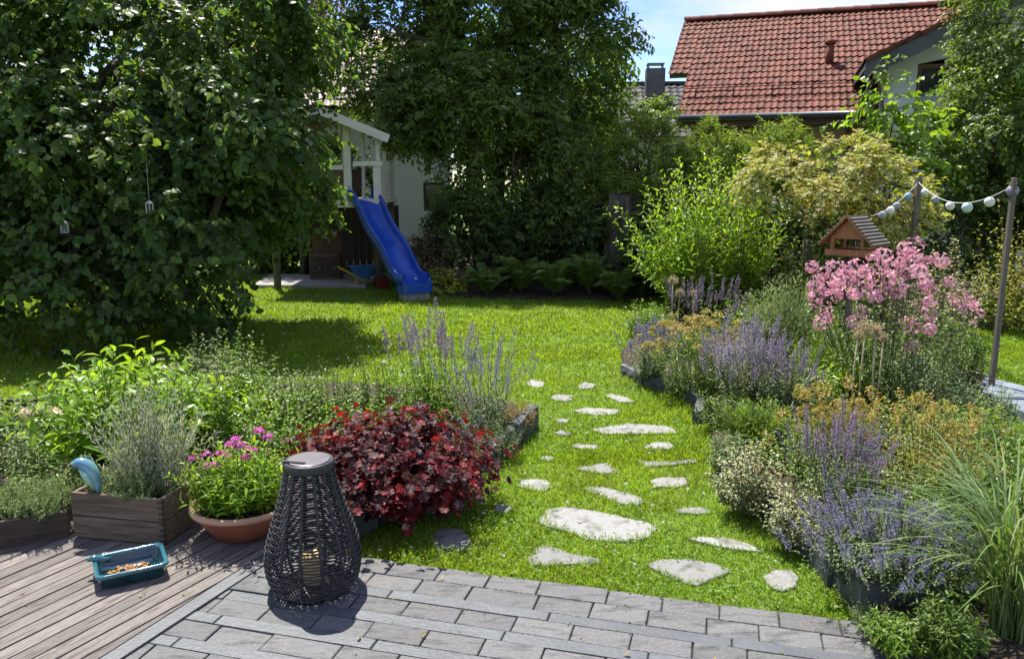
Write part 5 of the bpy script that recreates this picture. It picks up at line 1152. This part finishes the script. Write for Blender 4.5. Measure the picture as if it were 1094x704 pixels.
pn('pot_carnation', 'bright leafy plant with magenta flower clusters growing in the terracotta bowl', 'flowering plant', 0,0,0,0, 407, 'bright', T_LANCE, 0.056, n=170, k=17, ang=50, r0=0.62, bend=1.2, loc=(-1.225, 3.42, DZ+0.12), hr=(0.30, 0.24), tl=(0.1, 1.0), up=0.5, hvar=0.4)
mg = thing('magenta_flowers', 'x', 'flowers', (0,0,0)); bpy.data.objects.remove(mg)
pot = bpy.data.objects['pot_carnation']; rg = R(66)
PF = [(207,491),(221,487),(236,485),(247,476),(257,478),(268,481),(277,461),(287,468),(231,497),(262,489),(219,499),(244,488),(252,470)]
for (u, v) in PF:
    Y_ = 3.36+rg.uniform(-0.05, 0.08); x, z = P(u, v, Y_); g = Geo(); c = np.array((x, Y_, z))-np.array((-1.225, 3.42, DZ+0.12))
    dome(g, rg, c, rg.uniform(0.020, 0.034), 26, 0.018, T_FLOWER, 0.7); fh = g.build('flower_head', FL['magenta'], pot)
    g = Geo(); g.tube([(c[0]*0.5, c[1]*0.5, 0.05), (c[0]*0.85, c[1]*0.85, c[2]*0.6), c], 0.0018, 4); g.build('flower_stalk', M['stem_green'], fh)
HG = None
pn('heuchera', 'large mound of glossy burgundy red coral bells leaves in front of the left bed', 'bush', 420, 532, 444, 208, 408, 'heuchera', T_HEU, 0.043, n=980, k=5, ang=70, r0=0.5, bend=1.2, tl=(0.55, 1.0), up=0.25, taper=0.0, stem='stem_brown', srad=0.002, hvar=0.75)
pn('meadow_sage', 'tall pale mauve flower spikes of sage at the far tip of the left bed', 'flowering plant', 462, 447, 368, 90, 409, 'fresh', T_LANCE, 0.06, n=60, k=16, ang=48, r0=0.5, up=0.4, flower=('spike', 'mauve', dict(frac=0.5, extend=0.75, k=110, size=0.012, t0=0.35, rad=0.024, whorls=13)))
pn('catmint', 'airy blue mauve catmint arching to the right at the far tip of the left bed', 'flowering plant', 520, 462, 385, 92, 410, 'greygreen', T_MID, 0.03, n=80, k=18, ang=55, r0=0.4, flower=('spike', 'lilac', dict(frac=0.5, extend=0.55, k=70, size=0.010, t0=0.2, rad=0.018, whorls=9)))
pn('blue_salvia', 'small dark blue salvia spikes right behind the burgundy plant', 'flowering plant', 500, 478, 432, 50, 411, 'fresh', T_LANCE, 0.04, n=22, k=10, flower=('spike', 'purple', dict(frac=0.6, k=50, size=0.009, t0=0.6, rad=0.012)))
pn('dry_sedum', 'dry tan cushion plant on the far kerb stone of the left bed', 'ground plant', 552, 456, 428, 52, 412, 'tan', T_TINY, 0.02, n=130, k=14, r0=0.6, stem='stem_straw', srad=0.001, hvar=0.6)
pn('ground_speedwell', 'low grey green mat between the burgundy plant and the far kerb stone', 'ground plant', 527, 482, 446, 66, 413, 'greygreen', T_TINY, 0.017, n=160, k=16, r0=0.8, srad=0.001, hvar=0.6)
pn('white_campion', 'thin plant with a few small white flowers left of the mauve spikes', 'flowering plant', 425, 452, 372, 60, 414, 'fresh', T_LANCE, 0.045, n=22, k=12, flower=('dome', 'white', dict(frac=0.4, r=0.014, k=6, size=0.022, each=True)))
# mixed greenery of the left bed
mix = [
 (238, 478, 402, 100, 'fresh', T_MID, 0.05, 46, 16, 'leafy green clump with pointed leaves right behind the magenta flowers'),
 (290, 492, 430, 90, 'fresh', T_MID, 0.04, 60, 15, 'fresh green low clump between the potted flowers and the burgundy plant'),
 (325, 470, 388, 80, 'mid', T_MID, 0.042, 34, 16, 'tall leafy shoots behind the left end of the burgundy plant'),
 (365, 458, 380, 78, 'mid', T_MID, 0.036, 34, 16, 'mid green shoots in the middle of the left bed against the lawn'),
 (400, 455, 392, 62, 'fresh', T_LANCE, 0.05, 40, 13, 'narrow leaved bright clump left of the mauve flower spikes'),
 (270, 440, 372, 80, 'mid', T_MID, 0.045, 36, 15, 'green shoots in the shade at the far side of the left bed'),
 (225, 425, 348, 60, 'greygreen', T_MID, 0.036, 26, 20, 'sparse grey green tall plant in front of the dark tree'),
 (258, 415, 340, 50, 'fresh', T_MID, 0.036, 18, 20, 'thin sunlit tall shoots beside the dark tree'),
 (310, 428, 392, 70, 'greygreen', T_MID, 0.034, 36, 12, 'low grey green clump in the tree shadow at the lawn edge'),
 (95, 455, 395, 90, 'mid', T_MID, 0.06, 40, 12, 'dark leafy clump left of the peony bush'),
 (190, 450, 398, 90, 'fresh', T_MID, 0.06, 40, 12, 'broad leaved green clump right of the peony bush'),
 (345, 500, 452, 60, 'yellow', T_LANCE, 0.035, 34, 10, 'small yellowish tuft at the left side of the burgundy plant'),
 (265, 500, 450, 80, 'mid', T_MID, 0.04, 40, 12, 'mid green clump directly behind the terracotta bowl')]
for i, (u, vb, vt, w_, m_, T_, ls, n_, k_, lab) in enumerate(mix):
    pn('perennial_clump', lab, 'plant', u, vb, vt, w_, 430+i, m_, T_, ls, n=n_*2, k=k_, ang=58, r0=0.6, hvar=0.5, group='leafy clumps of the left bed')
for i, (u, vb, vt, lab) in enumerate(((388, 455, 322, 'tall thin stalk with tiny dark buds left of the mauve spikes, taller one'), (408, 450, 340, 'tall thin stalk with tiny dark buds left of the mauve spikes, shorter one'), (345, 452, 372, 'thin bud stalk standing alone in front of the shaded lawn'))):
    pn('bud_stalk', lab, 'plant', u, vb, vt, 16, 450+i, 'mid', T_TINY, 0.022, n=3, k=26, ang=60, r0=0.3, hvar=0.25, tl=(0.3, 1.0))

# ================================================================== PLANTS, RIGHT
pn('willow_bush', 'large bright yellow green willowy bush with narrow leaves behind the violet catmint', 'bush', 756, 336, 158, 165, 500, 'bright', T_PEONY, 0.105, n=270, k=32, ang=42, r0=0.45, bend=1.3, tl=(0.12, 1.0), up=0.42, hvar=0.45, srad=0.005, stem='stem_brown')
pn('catmint', 'pale blue catmint at the far tip of the right bed leaning over the curved kerb', 'flowering plant', 693, 405, 352, 62, 501, 'greygreen', T_MID, 0.03, n=90, k=16, r0=0.45, flower=('spike', 'lilac', dict(frac=0.6, extend=0.4, k=60, size=0.012, t0=0.1, rad=0.02, whorls=8)))
pn('euphorbia', 'golden yellow spurge behind the curved kerb of the right bed', 'flowering plant', 742, 420, 335, 112, 502, 'fresh', T_LANCE, 0.045, n=130, k=16, r0=0.5, tl=(0.05, 0.85), flower=('dome', 'euphorbia', dict(frac=0.75, r=0.042, k=26, size=0.02, T=T_MID, flat=0.8)))
pn('catmint', 'big violet catmint cloud in the middle of the right bed', 'flowering plant', 796, 440, 358, 88, 503, 'greygreen', T_MID, 0.03, n=150, k=18, r0=0.4, flower=('spike', 'purple', dict(frac=0.8, extend=0.35, k=80, size=0.0115, t0=0.0, rad=0.022, whorls=9)), bend=1.3)
pn('catmint', 'faded grey mauve catmint right of the big violet one', 'flowering plant', 835, 450, 372, 72, 504, 'greygreen', T_MID, 0.03, n=100, k=18, r0=0.45, flower=('spike', 'mauve', dict(frac=0.6, extend=0.25, k=50, size=0.010, t0=0.0, rad=0.018)))
pn('fennel', 'feathery green clump below the violet catmint touching the lawn', 'plant', 812, 480, 425, 92, 505, 'mid', T_NEEDLE, 0.07, n=170, k=20, ang=40, r0=0.6, hvar=0.5)
pn('fennel', 'feathery grey green mound between the willowy bush and the pink flowers', 'plant', 838, 385, 292, 92, 506, 'greygreen', T_NEEDLE, 0.08, n=220, k=24, ang=42, r0=0.55, hvar=0.5)
pn('fennel', 'feathery green mound in front of the pink flowers', 'plant', 872, 410, 345, 70, 507, 'fresh', T_NEEDLE, 0.06, n=150, k=20, ang=42, r0=0.55, hvar=0.5)
pn('russian_sage', 'grey violet sage spikes in front of the willowy bush', 'flowering plant', 750, 372, 318, 80, 508, 'greygreen', T_MID, 0.03, n=50, k=12, r0=0.6, flower=('spike', 'mauve', dict(frac=0.7, extend=0.7, k=60, size=0.012, t0=0.3, rad=0.018, whorls=9)))
pn('dogwood_shrub', 'leafy green shrub under the golden maple, left of the bird feeder', 'shrub', 858, 350, 240, 90, 509, 'mid', T_MID, 0.07, n=90, k=20, ang=55, r0=0.4, hvar=0.5, stem='stem_brown', srad=0.004)
pn('lily_clump', 'glossy lance leaved clump in front of the pink flowers', 'plant', 897, 432, 380, 64, 510, 'bright', T_PEONY, 0.085, n=40, k=13, ang=58, r0=0.4, up=0.4)
# pink flowers
pk_ = pn('pink_phlox', 'tall plant covered in pink flower clusters below the bird feeder', 'flowering plant', 945, 432, 290, 165, 511, 'mid', T_MID, 0.045, n=120, k=22, ang=55, r0=0.5, bend=1.4, hvar=0.45, srad=0.003)
rg = R(67); base = np.array(px_plant(945, 432, 290, 165)[0])
PK = [(868,285),(873,300),(870,318),(880,292),(884,310),(878,327),(893,285),(895,300),(903,290),(908,303),(915,284),(918,296),(926,290),(934,277),(929,301),(941,287),(945,272),(950,284),(955,296),(962,281),(968,292),(972,270),(976,262),(974,281),(981,290),(985,278),(966,266),(938,309),(912,314),(989,298),(992,308),(1002,277),(1008,281),(970,345),(975,349),(985,325),(994,322),(972,374)]
rj = R(69); PK = PK+[(u_+rj.uniform(-9, 9), v_+rj.uniform(8, 34)) for (u_, v_) in PK[::2]]
for (u, v) in PK:
    Y_ = base[1]+rg.uniform(-0.2, 0.3)-0.15*(v > 310); x, z = P(u, v, Y_); g = Geo(); c = np.array((x, Y_, z))-base
    dome(g, rg, c, rg.uniform(0.042, 0.07), 44, 0.030, T_FLOWER, 0.9, True); fh = g.build('flower_head', FL['pink'], pk_)
    s_ = c*np.array([0.55, 0.55, 0.3]); g = Geo(); g.tube([s_, c*np.array([0.9, 0.9, 0.75]), c], 0.0025, 4); g.build('flower_stalk', M['stem_green'], fh)
pr = pn('pink_phlox', 'smaller pink flowered plant leaning towards the right post', 'flowering plant', 1022, 428, 340, 60, 512, 'mid', T_MID, 0.045, n=50, k=16, r0=0.5, hvar=0.4)
base = np.array(px_plant(1022, 428, 340, 60)[0])
for (u, v) in ((1018,318),(1028,316),(1036,321),(1042,328),(1030,330),(1046,335),(1022,325),(1040,345)):
    Y_ = base[1]+rg.uniform(0.0, 0.25); x, z = P(u, v, Y_); g = Geo(); c = np.array((x, Y_, z))-base
    dome(g, rg, c, rg.uniform(0.034, 0.05), 26, 0.028, T_FLOWER, 0.9, True); fh = g.build('flower_head', FL['pink'], pr)
    s_ = c*np.array([0.55, 0.55, 0.3]); g = Geo(); g.tube([s_, c*np.array([0.9, 0.9, 0.75]), c], 0.0025, 4); g.build('flower_stalk', M['stem_green'], fh)
# allium seed heads
ALL = [(925,349,5.0,0.045,'tallest straw coloured allium seed head in the group before the pink flowers'), (936,353,4.95,0.05,'allium seed head right next to the tallest one, slightly lower'), (917,357,4.9,0.032,'small allium seed head left of the tallest one'), (944,360,5.0,0.03,'small allium seed head at the right of the group before the pink flowers'), (719,299,7.6,0.05,'golden allium seed head in front of the willowy bush, topmost of its three'), (726,313,7.5,0.045,'pale allium seed head just below the topmost one by the willowy bush'), (741,313,7.4,0.035,'faint small allium seed head right of the other two by the willowy bush'), (1015,348,5.6,0.055,'green round allium head among the pink flowers')]
for i, (u, v, Y_, r_, lab) in enumerate(ALL):
    x, z = P(u, v, Y_); rg = R(600+i); o = thing('allium', lab, 'allium', (x, Y_, 0.05), 0, 'allium seed heads of the right bed'); z -= 0.05
    g = Geo(); g.tube([(rg.normal(0, .03), rg.normal(0, .03), 0), (rg.normal(0, .01), 0, z*0.5), (0, 0, z)], 0.005, 6); g.build('stalk', M['stem_straw'], o, True)
    g = Geo(); n = 90; d = nrm(rg.normal(0, 1, (n, 3))); g.inst(T_NEEDLE, np.tile([0, 0, z], (n, 1)), d, nrm(rg.normal(0, 1, (n, 3))), r_, rg.random(n)); g.inst(T_TINY, d*r_*0.85+np.array([0, 0, z]), d, nrm(rg.normal(0, 1, (n, 3))), r_*0.3, rg.random(n))
    g.build('seed_head', FL['straw'] if i != 7 else LF['greygreen'], o)
pn('silver_bush', 'silvery grey green bushy plant behind the orange spurge', 'bush', 990, 452, 362, 92, 520, 'greygreen', T_MID, 0.026, n=170, k=22, r0=0.55, hvar=0.5)
pn('euphorbia', 'orange spurge clump with warm tinted heads, left one of the near pair', 'flowering plant', 880, 520, 406, 108, 521, 'fresh', T_LANCE, 0.035, n=120, k=16, r0=0.5, tl=(0.05, 0.85), stem='stem_brown', flower=('dome', 'euphorbia', dict(frac=0.62, r=0.034, k=30, size=0.017, T=T_MID, flat=1.2, round=True)))
pn('euphorbia', 'yellow orange spurge clump with brown stems, right one of the near pair', 'flowering plant', 985, 545, 420, 135, 522, 'yellow', T_LANCE, 0.032, n=170, k=18, r0=0.5, tl=(0.05, 0.85), stem='stem_brown', flower=('dome', 'euphorbia', dict(frac=0.45, r=0.03, k=26, size=0.015, T=T_MID, flat=1.2, round=True)))
pn('variegated_euonymus', 'cream and green variegated low shrub spilling over the kerb of the right bed', 'shrub', 800, 540, 472, 84, 523, 'variegated', T_MID, 0.028, n=170, k=14, r0=0.65, hvar=0.55, stem='stem_brown')
pn('variegated_euonymus', 'second cream leaved low shrub nearer the black corner block', 'shrub', 850, 575, 515, 78, 524, 'variegated', T_MID, 0.026, n=130, k=13, r0=0.65, hvar=0.55, stem='stem_brown')
pn('catmint', 'mauve catmint in front of the orange spurge', 'flowering plant', 885, 565, 462, 92, 525, 'greygreen', T_MID, 0.022, n=110, k=18, r0=0.45, flower=('spike', 'mauve', dict(frac=0.7, extend=0.4, k=80, size=0.008, t0=0.1, rad=0.017, whorls=9)))
pn('catmint', 'grey violet catmint hanging over the black corner block', 'flowering plant', 945, 628, 535, 170, 526, 'greygreen', T_MID, 0.018, n=420, k=22, r0=0.5, bend=1.1, droop=0.25, flower=('spike', 'lilac', dict(frac=0.6, extend=0.2, k=60, size=0.0075, t0=0.0, rad=0.015, whorls=7)))
pn('green_filler', 'fresh green leafy plant between catmint and yellow spurge', 'plant', 935, 580, 500, 110, 527, 'fresh', T_MID, 0.026, n=130, k=16, r0=0.6, hvar=0.5)
pn('green_filler', 'mid green leafy plant behind the ornamental grass', 'plant', 1010, 590, 478, 130, 528, 'mid', T_MID, 0.028, n=150, k=18, r0=0.6, hvar=0.5)
pn('catmint', 'slim violet spike plant between the two orange spurges', 'flowering plant', 935, 535, 470, 40, 529, 'greygreen', T_MID, 0.02, n=30, k=12, flower=('spike', 'purple', dict(frac=0.7, extend=0.4, k=80, size=0.008, t0=0.0, rad=0.016)))
# variegated shrubs at the right
pn('weigela_shrub', 'cream edged leafy shrub between the two light posts', 'shrub', 1000, 385, 250, 110, 530, 'variegated', T_MID, 0.045, n=100, k=22, ang=60, r0=0.4, hvar=0.4, stem='stem_brown', srad=0.003)
pn('weigela_shrub', 'yellow green shrub at the right edge behind the near post', 'shrub', 1075, 350, 215, 110, 531, 'yellow', T_MID, 0.05, n=90, k=22, ang=60, r0=0.4, hvar=0.5, stem='stem_brown', srad=0.004)
pn('bergenia', 'dark green broad leaved clump at the foot of the bird feeder', 'plant', 903, 375, 312, 70, 532, 'mid', T_MID, 0.07, n=60, k=10, r0=0.5)
pn('purple_leaf_plant', 'small dusky purple leaved plant beside the foot of the right post', 'plant', 1035, 432, 385, 36, 533, 'bronze', T_MID, 0.035, n=50, k=12, r0=0.5)
# ornamental grass
def reedgrass(x, y, h, r, n, seed, lab):
    rg = R(seed); o = thing('ornamental_grass', lab, 'grass clump', (x, y, 0.03)); m = 11; t = np.linspace(0, 1, m)
    a = rg.random(n)*6.28; b = disc(rg, n, 0.07); rr_ = r*rg.uniform(0.35, 1.15, n); hh = h*rg.uniform(0.6, 1.1, n)
    X = b[:, :1]+np.cos(a)[:, None]*rr_[:, None]*t**1.7; Y = b[:, 1:]+np.sin(a)[:, None]*rr_[:, None]*t**1.7
    Z = hh[:, None]*(1.75*t-(0.75+0.35*rg.random(n)[:, None])*t**2.2)
    Pth = np.stack([X, Y, Z], 2); d = nrm(np.gradient(Pth, axis=1)); sd = nrm(np.cross(d, np.array([0, 0, 1.0]))+1e-6)
    w_ = (0.0030*np.sin(np.clip(t*0.9+0.12, 0, 1)*pi)**0.6+0.0004)[None, :, None]
    V = np.stack([Pth-sd*w_, Pth+sd*w_], 2).reshape(n, m*2, 3); F = np.array([(2*i, 2*i+1, 2*i+3, 2*i+2) for i in range(m-1)]).ravel()
    g = Geo(); g.bulk(V.reshape(-1, 3), (F[None]+(np.arange(n)*m*2)[:, None]).ravel(), np.full(n*(m-1), 4), np.repeat(rg.random(n), m*2)); g.build('blades', LF['reed'], o)
gx, gy = G(1078, 695); reedgrass(gx, gy, 0.68, 0.56, 260, 540, 'arching striped ornamental grass in the lower right corner')
pn('edge_sedum', 'small weedy tuft at the corner where paving meets the black block', 'ground plant', 935, 668, 648, 70, 541, 'greygreen', T_TINY, 0.013, n=90, k=12, r0=0.7, srad=0.0008, hvar=0.6)
# low fillers that close the right bed
fill = [
 (955, 690, 655, 60, 'fresh', T_LANCE, 0.035, 'small green tuft in the soil between the creeping plant and the ornamental grass'),
 (1010, 695, 640, 80, 'mid', T_LANCE, 0.045, 'narrow leaved tuft at the foot of the ornamental grass'),
 (775, 455, 412, 70, 'mid', T_LANCE, 0.05, 'grassy green tuft below the violet catmint'),
 (780, 500, 462, 60, 'greygreen', T_LANCE, 0.04, 'grey green tuft at the lawn edge above the cream leaved shrub'),
 (840, 500, 450, 90, 'fresh', T_MID, 0.035, 'fresh green clump between the feathery plant and the cream leaved shrub'),
 (905, 480, 425, 80, 'mid', T_MID, 0.04, 'green clump between the lance leaved clump and the orange spurge'),
 (960, 480, 420, 90, 'fresh', T_MID, 0.035, 'green clump below the silvery bush'),
 (1040, 500, 425, 110, 'mid', T_MID, 0.035, 'green clump at the right edge below the path'),
 (1060, 560, 470, 120, 'fresh', T_MID, 0.035, 'leafy clump at the right edge behind the ornamental grass'),
 (1000, 640, 560, 130, 'mid', T_MID, 0.026, 'leafy clump hidden at the root of the ornamental grass'),
 (1085, 640, 560, 130, 'mid', T_MID, 0.03, 'leafy clump in the lower right corner'),
 (975, 692, 668, 60, 'mid', T_MID, 0.018, 'low creeping plant in front of the black corner block'),
 (890, 545, 500, 90, 'mid', T_MID, 0.028, 'mid green clump behind the near cream leaved shrub'),
 (915, 395, 340, 110, 'mid', T_MID, 0.05, 'green clump below the left pink flowers'),
 (1000, 410, 350, 110, 'mid', T_MID, 0.045, 'green clump below the right pink flowers'),
 (800, 360, 310, 90, 'fresh', T_MID, 0.05, 'fresh clump at the right foot of the willowy bush'),
 (690, 355, 318, 60, 'fresh', T_LANCE, 0.06, 'green tuft at the left foot of the willowy bush'),
 (730, 380, 345, 80, 'mid', T_MID, 0.04, 'green clump between the sage spikes and the golden spurge'),
 (860, 440, 395, 70, 'mid', T_MID, 0.04, 'green clump right of the grey mauve catmint'),
 (1055, 460, 405, 60, 'greygreen', T_MID, 0.03, 'pale grey green clump on the path edge by the right post'),
 (950, 345, 270, 120, 'mid', T_MID, 0.06, 'leafy shoots behind the pink flowers'),
 (1010, 340, 265, 80, 'fresh', T_MID, 0.05, 'sunlit leafy shoots between the posts'),
 (1075, 300, 190, 90, 'mid', T_MID, 0.06, 'tall leafy shoots behind the near post at the right edge')]
for i, (u, vb, vt, w_, m_, T_, ls, lab) in enumerate(fill):
    pn('perennial_clump', lab, 'plant', u, vb, vt, w_, 700+i, m_, T_, ls, n=90, k=15, ang=58, r0=0.65, hvar=0.55, group='leafy clumps of the right bed')
fl = [(30, 500, 445, 90, 'greygreen', T_MID, 0.03, 'dry looking clump before the pink rock at the left edge'),
 (75, 480, 425, 80, 'mid', T_MID, 0.05, 'green clump between the pink rock and the peony bush'),
 (150, 440, 388, 90, 'fresh', T_MID, 0.05, 'sunlit clump behind the peony bush'),
 (310, 470, 410, 110, 'bright', T_MID, 0.045, 'bright yellow green clump in the middle of the left bed'),
 (240, 450, 395, 100, 'bright', T_MID, 0.05, 'bright yellow green clump behind the potted magenta flowers'),
 (375, 480, 420, 90, 'fresh', T_MID, 0.04, 'fresh clump right behind the burgundy plant'),
 (450, 455, 400, 100, 'bright', T_LANCE, 0.055, 'bright narrow leaved clump at the foot of the mauve flower spikes')]
for i, (u, vb, vt, w_, m_, T_, ls, lab) in enumerate(fl):
    pn('perennial_clump', lab, 'plant', u, vb, vt, w_, 760+i, m_, T_, ls, n=90, k=15, ang=58, r0=0.65, hvar=0.6, group='leafy clumps of the left bed')
# debris: dead leaves and bits on paving, deck and lawn
g = Geo(); rg = R(901); n = 150; x = rg.uniform(-3.0, 1.6, n); y = rg.uniform(1.9, 3.9, n)
k = ~inpoly(x, y, BED_L) & ~inpoly(x, y, BED_R); x, y = x[k], y[k]; n = len(x); a = rg.random(n)*6.28
g.inst(T_MID, np.stack([x, y, np.full(n, 0.037)], 1), np.stack([np.cos(a), np.sin(a), rg.normal(0, .1, n)], 1), np.stack([rg.normal(0, .25, n), rg.normal(0, .25, n), np.ones(n)], 1), rg.uniform(0.006, 0.022, n)*rg.choice([0.6, 1, 1.3], n), rg.random(n), rg.uniform(0.5, 3, n))
stuff(g.build('leaf_litter', LF['tan']), 'small dry bits and leaves scattered over paving, deck and lawn edge', 'leaf litter')
# small weeds rooted in the paving joints
g = Geo(); n = 900
a_ = rg.uniform(-1.2, 1.7, n); jr = rg.choice([2.792, 2.618, 2.45, 2.906], n, p=[.25, .15, .1, .5]); keep = noise3(np.stack([a_, jr*3, 0*a_], 1), 5.0, 12) > 0.05
a_, jr = a_[keep], jr[keep]+rg.normal(0, 0.006, keep.sum()); n = len(a_); X = a_*cos(A15)+jr*sin(A15); Y = -a_*sin(A15)+jr*cos(A15)
az = rg.random(n)*6.28
g.inst(T_TINY, np.stack([X, Y, np.full(n, 0.02)], 1), np.stack([np.cos(az), np.sin(az), rg.uniform(0.2, 1.2, n)], 1), nrm(rg.normal(0, .4, (n, 3))+np.array([0, 0, 1])), rg.uniform(0.006, 0.016, n), rg.random(n))
stuff(g.build('joint_weeds', LF['clover']), 'tiny weeds and moss growing in the paving joints', 'weeds')
for i, (x, y, h, r, m_, lab) in enumerate(((2.35, 3.6, 0.3, 0.35, 'mid', 'green clump right behind the ornamental grass, beyond the right edge'), (2.7, 4.4, 0.3, 0.35, 'fresh', 'fresh clump on the outer side of the right bed'), (2.9, 5.3, 0.3, 0.3, 'greygreen', 'grey green clump on the outer side of the right bed by the path'), (2.2, 2.7, 0.25, 0.3, 'mid', 'green clump outside the lower right corner'), (-3.2, 4.7, 0.35, 0.4, 'mid', 'green clump left of the pink rock outside the left edge'), (-2.9, 5.1, 0.25, 0.3, 'fresh', 'low clump beside the dark border board'), (2.4, 4.2, 0.32, 0.3, 'fresh', 'fresh clump behind the yellow orange spurge'))):
    pn('perennial_clump', lab, 'plant', 0, 0, 0, 0, 800+i, m_, T_MID, 0.04, n=110, k=14, ang=58, r0=0.65, hvar=0.5, loc=(x, y, 0.05), hr=(h, r), group='leafy clumps of the right bed' if x > 0 else 'leafy clumps of the left bed')
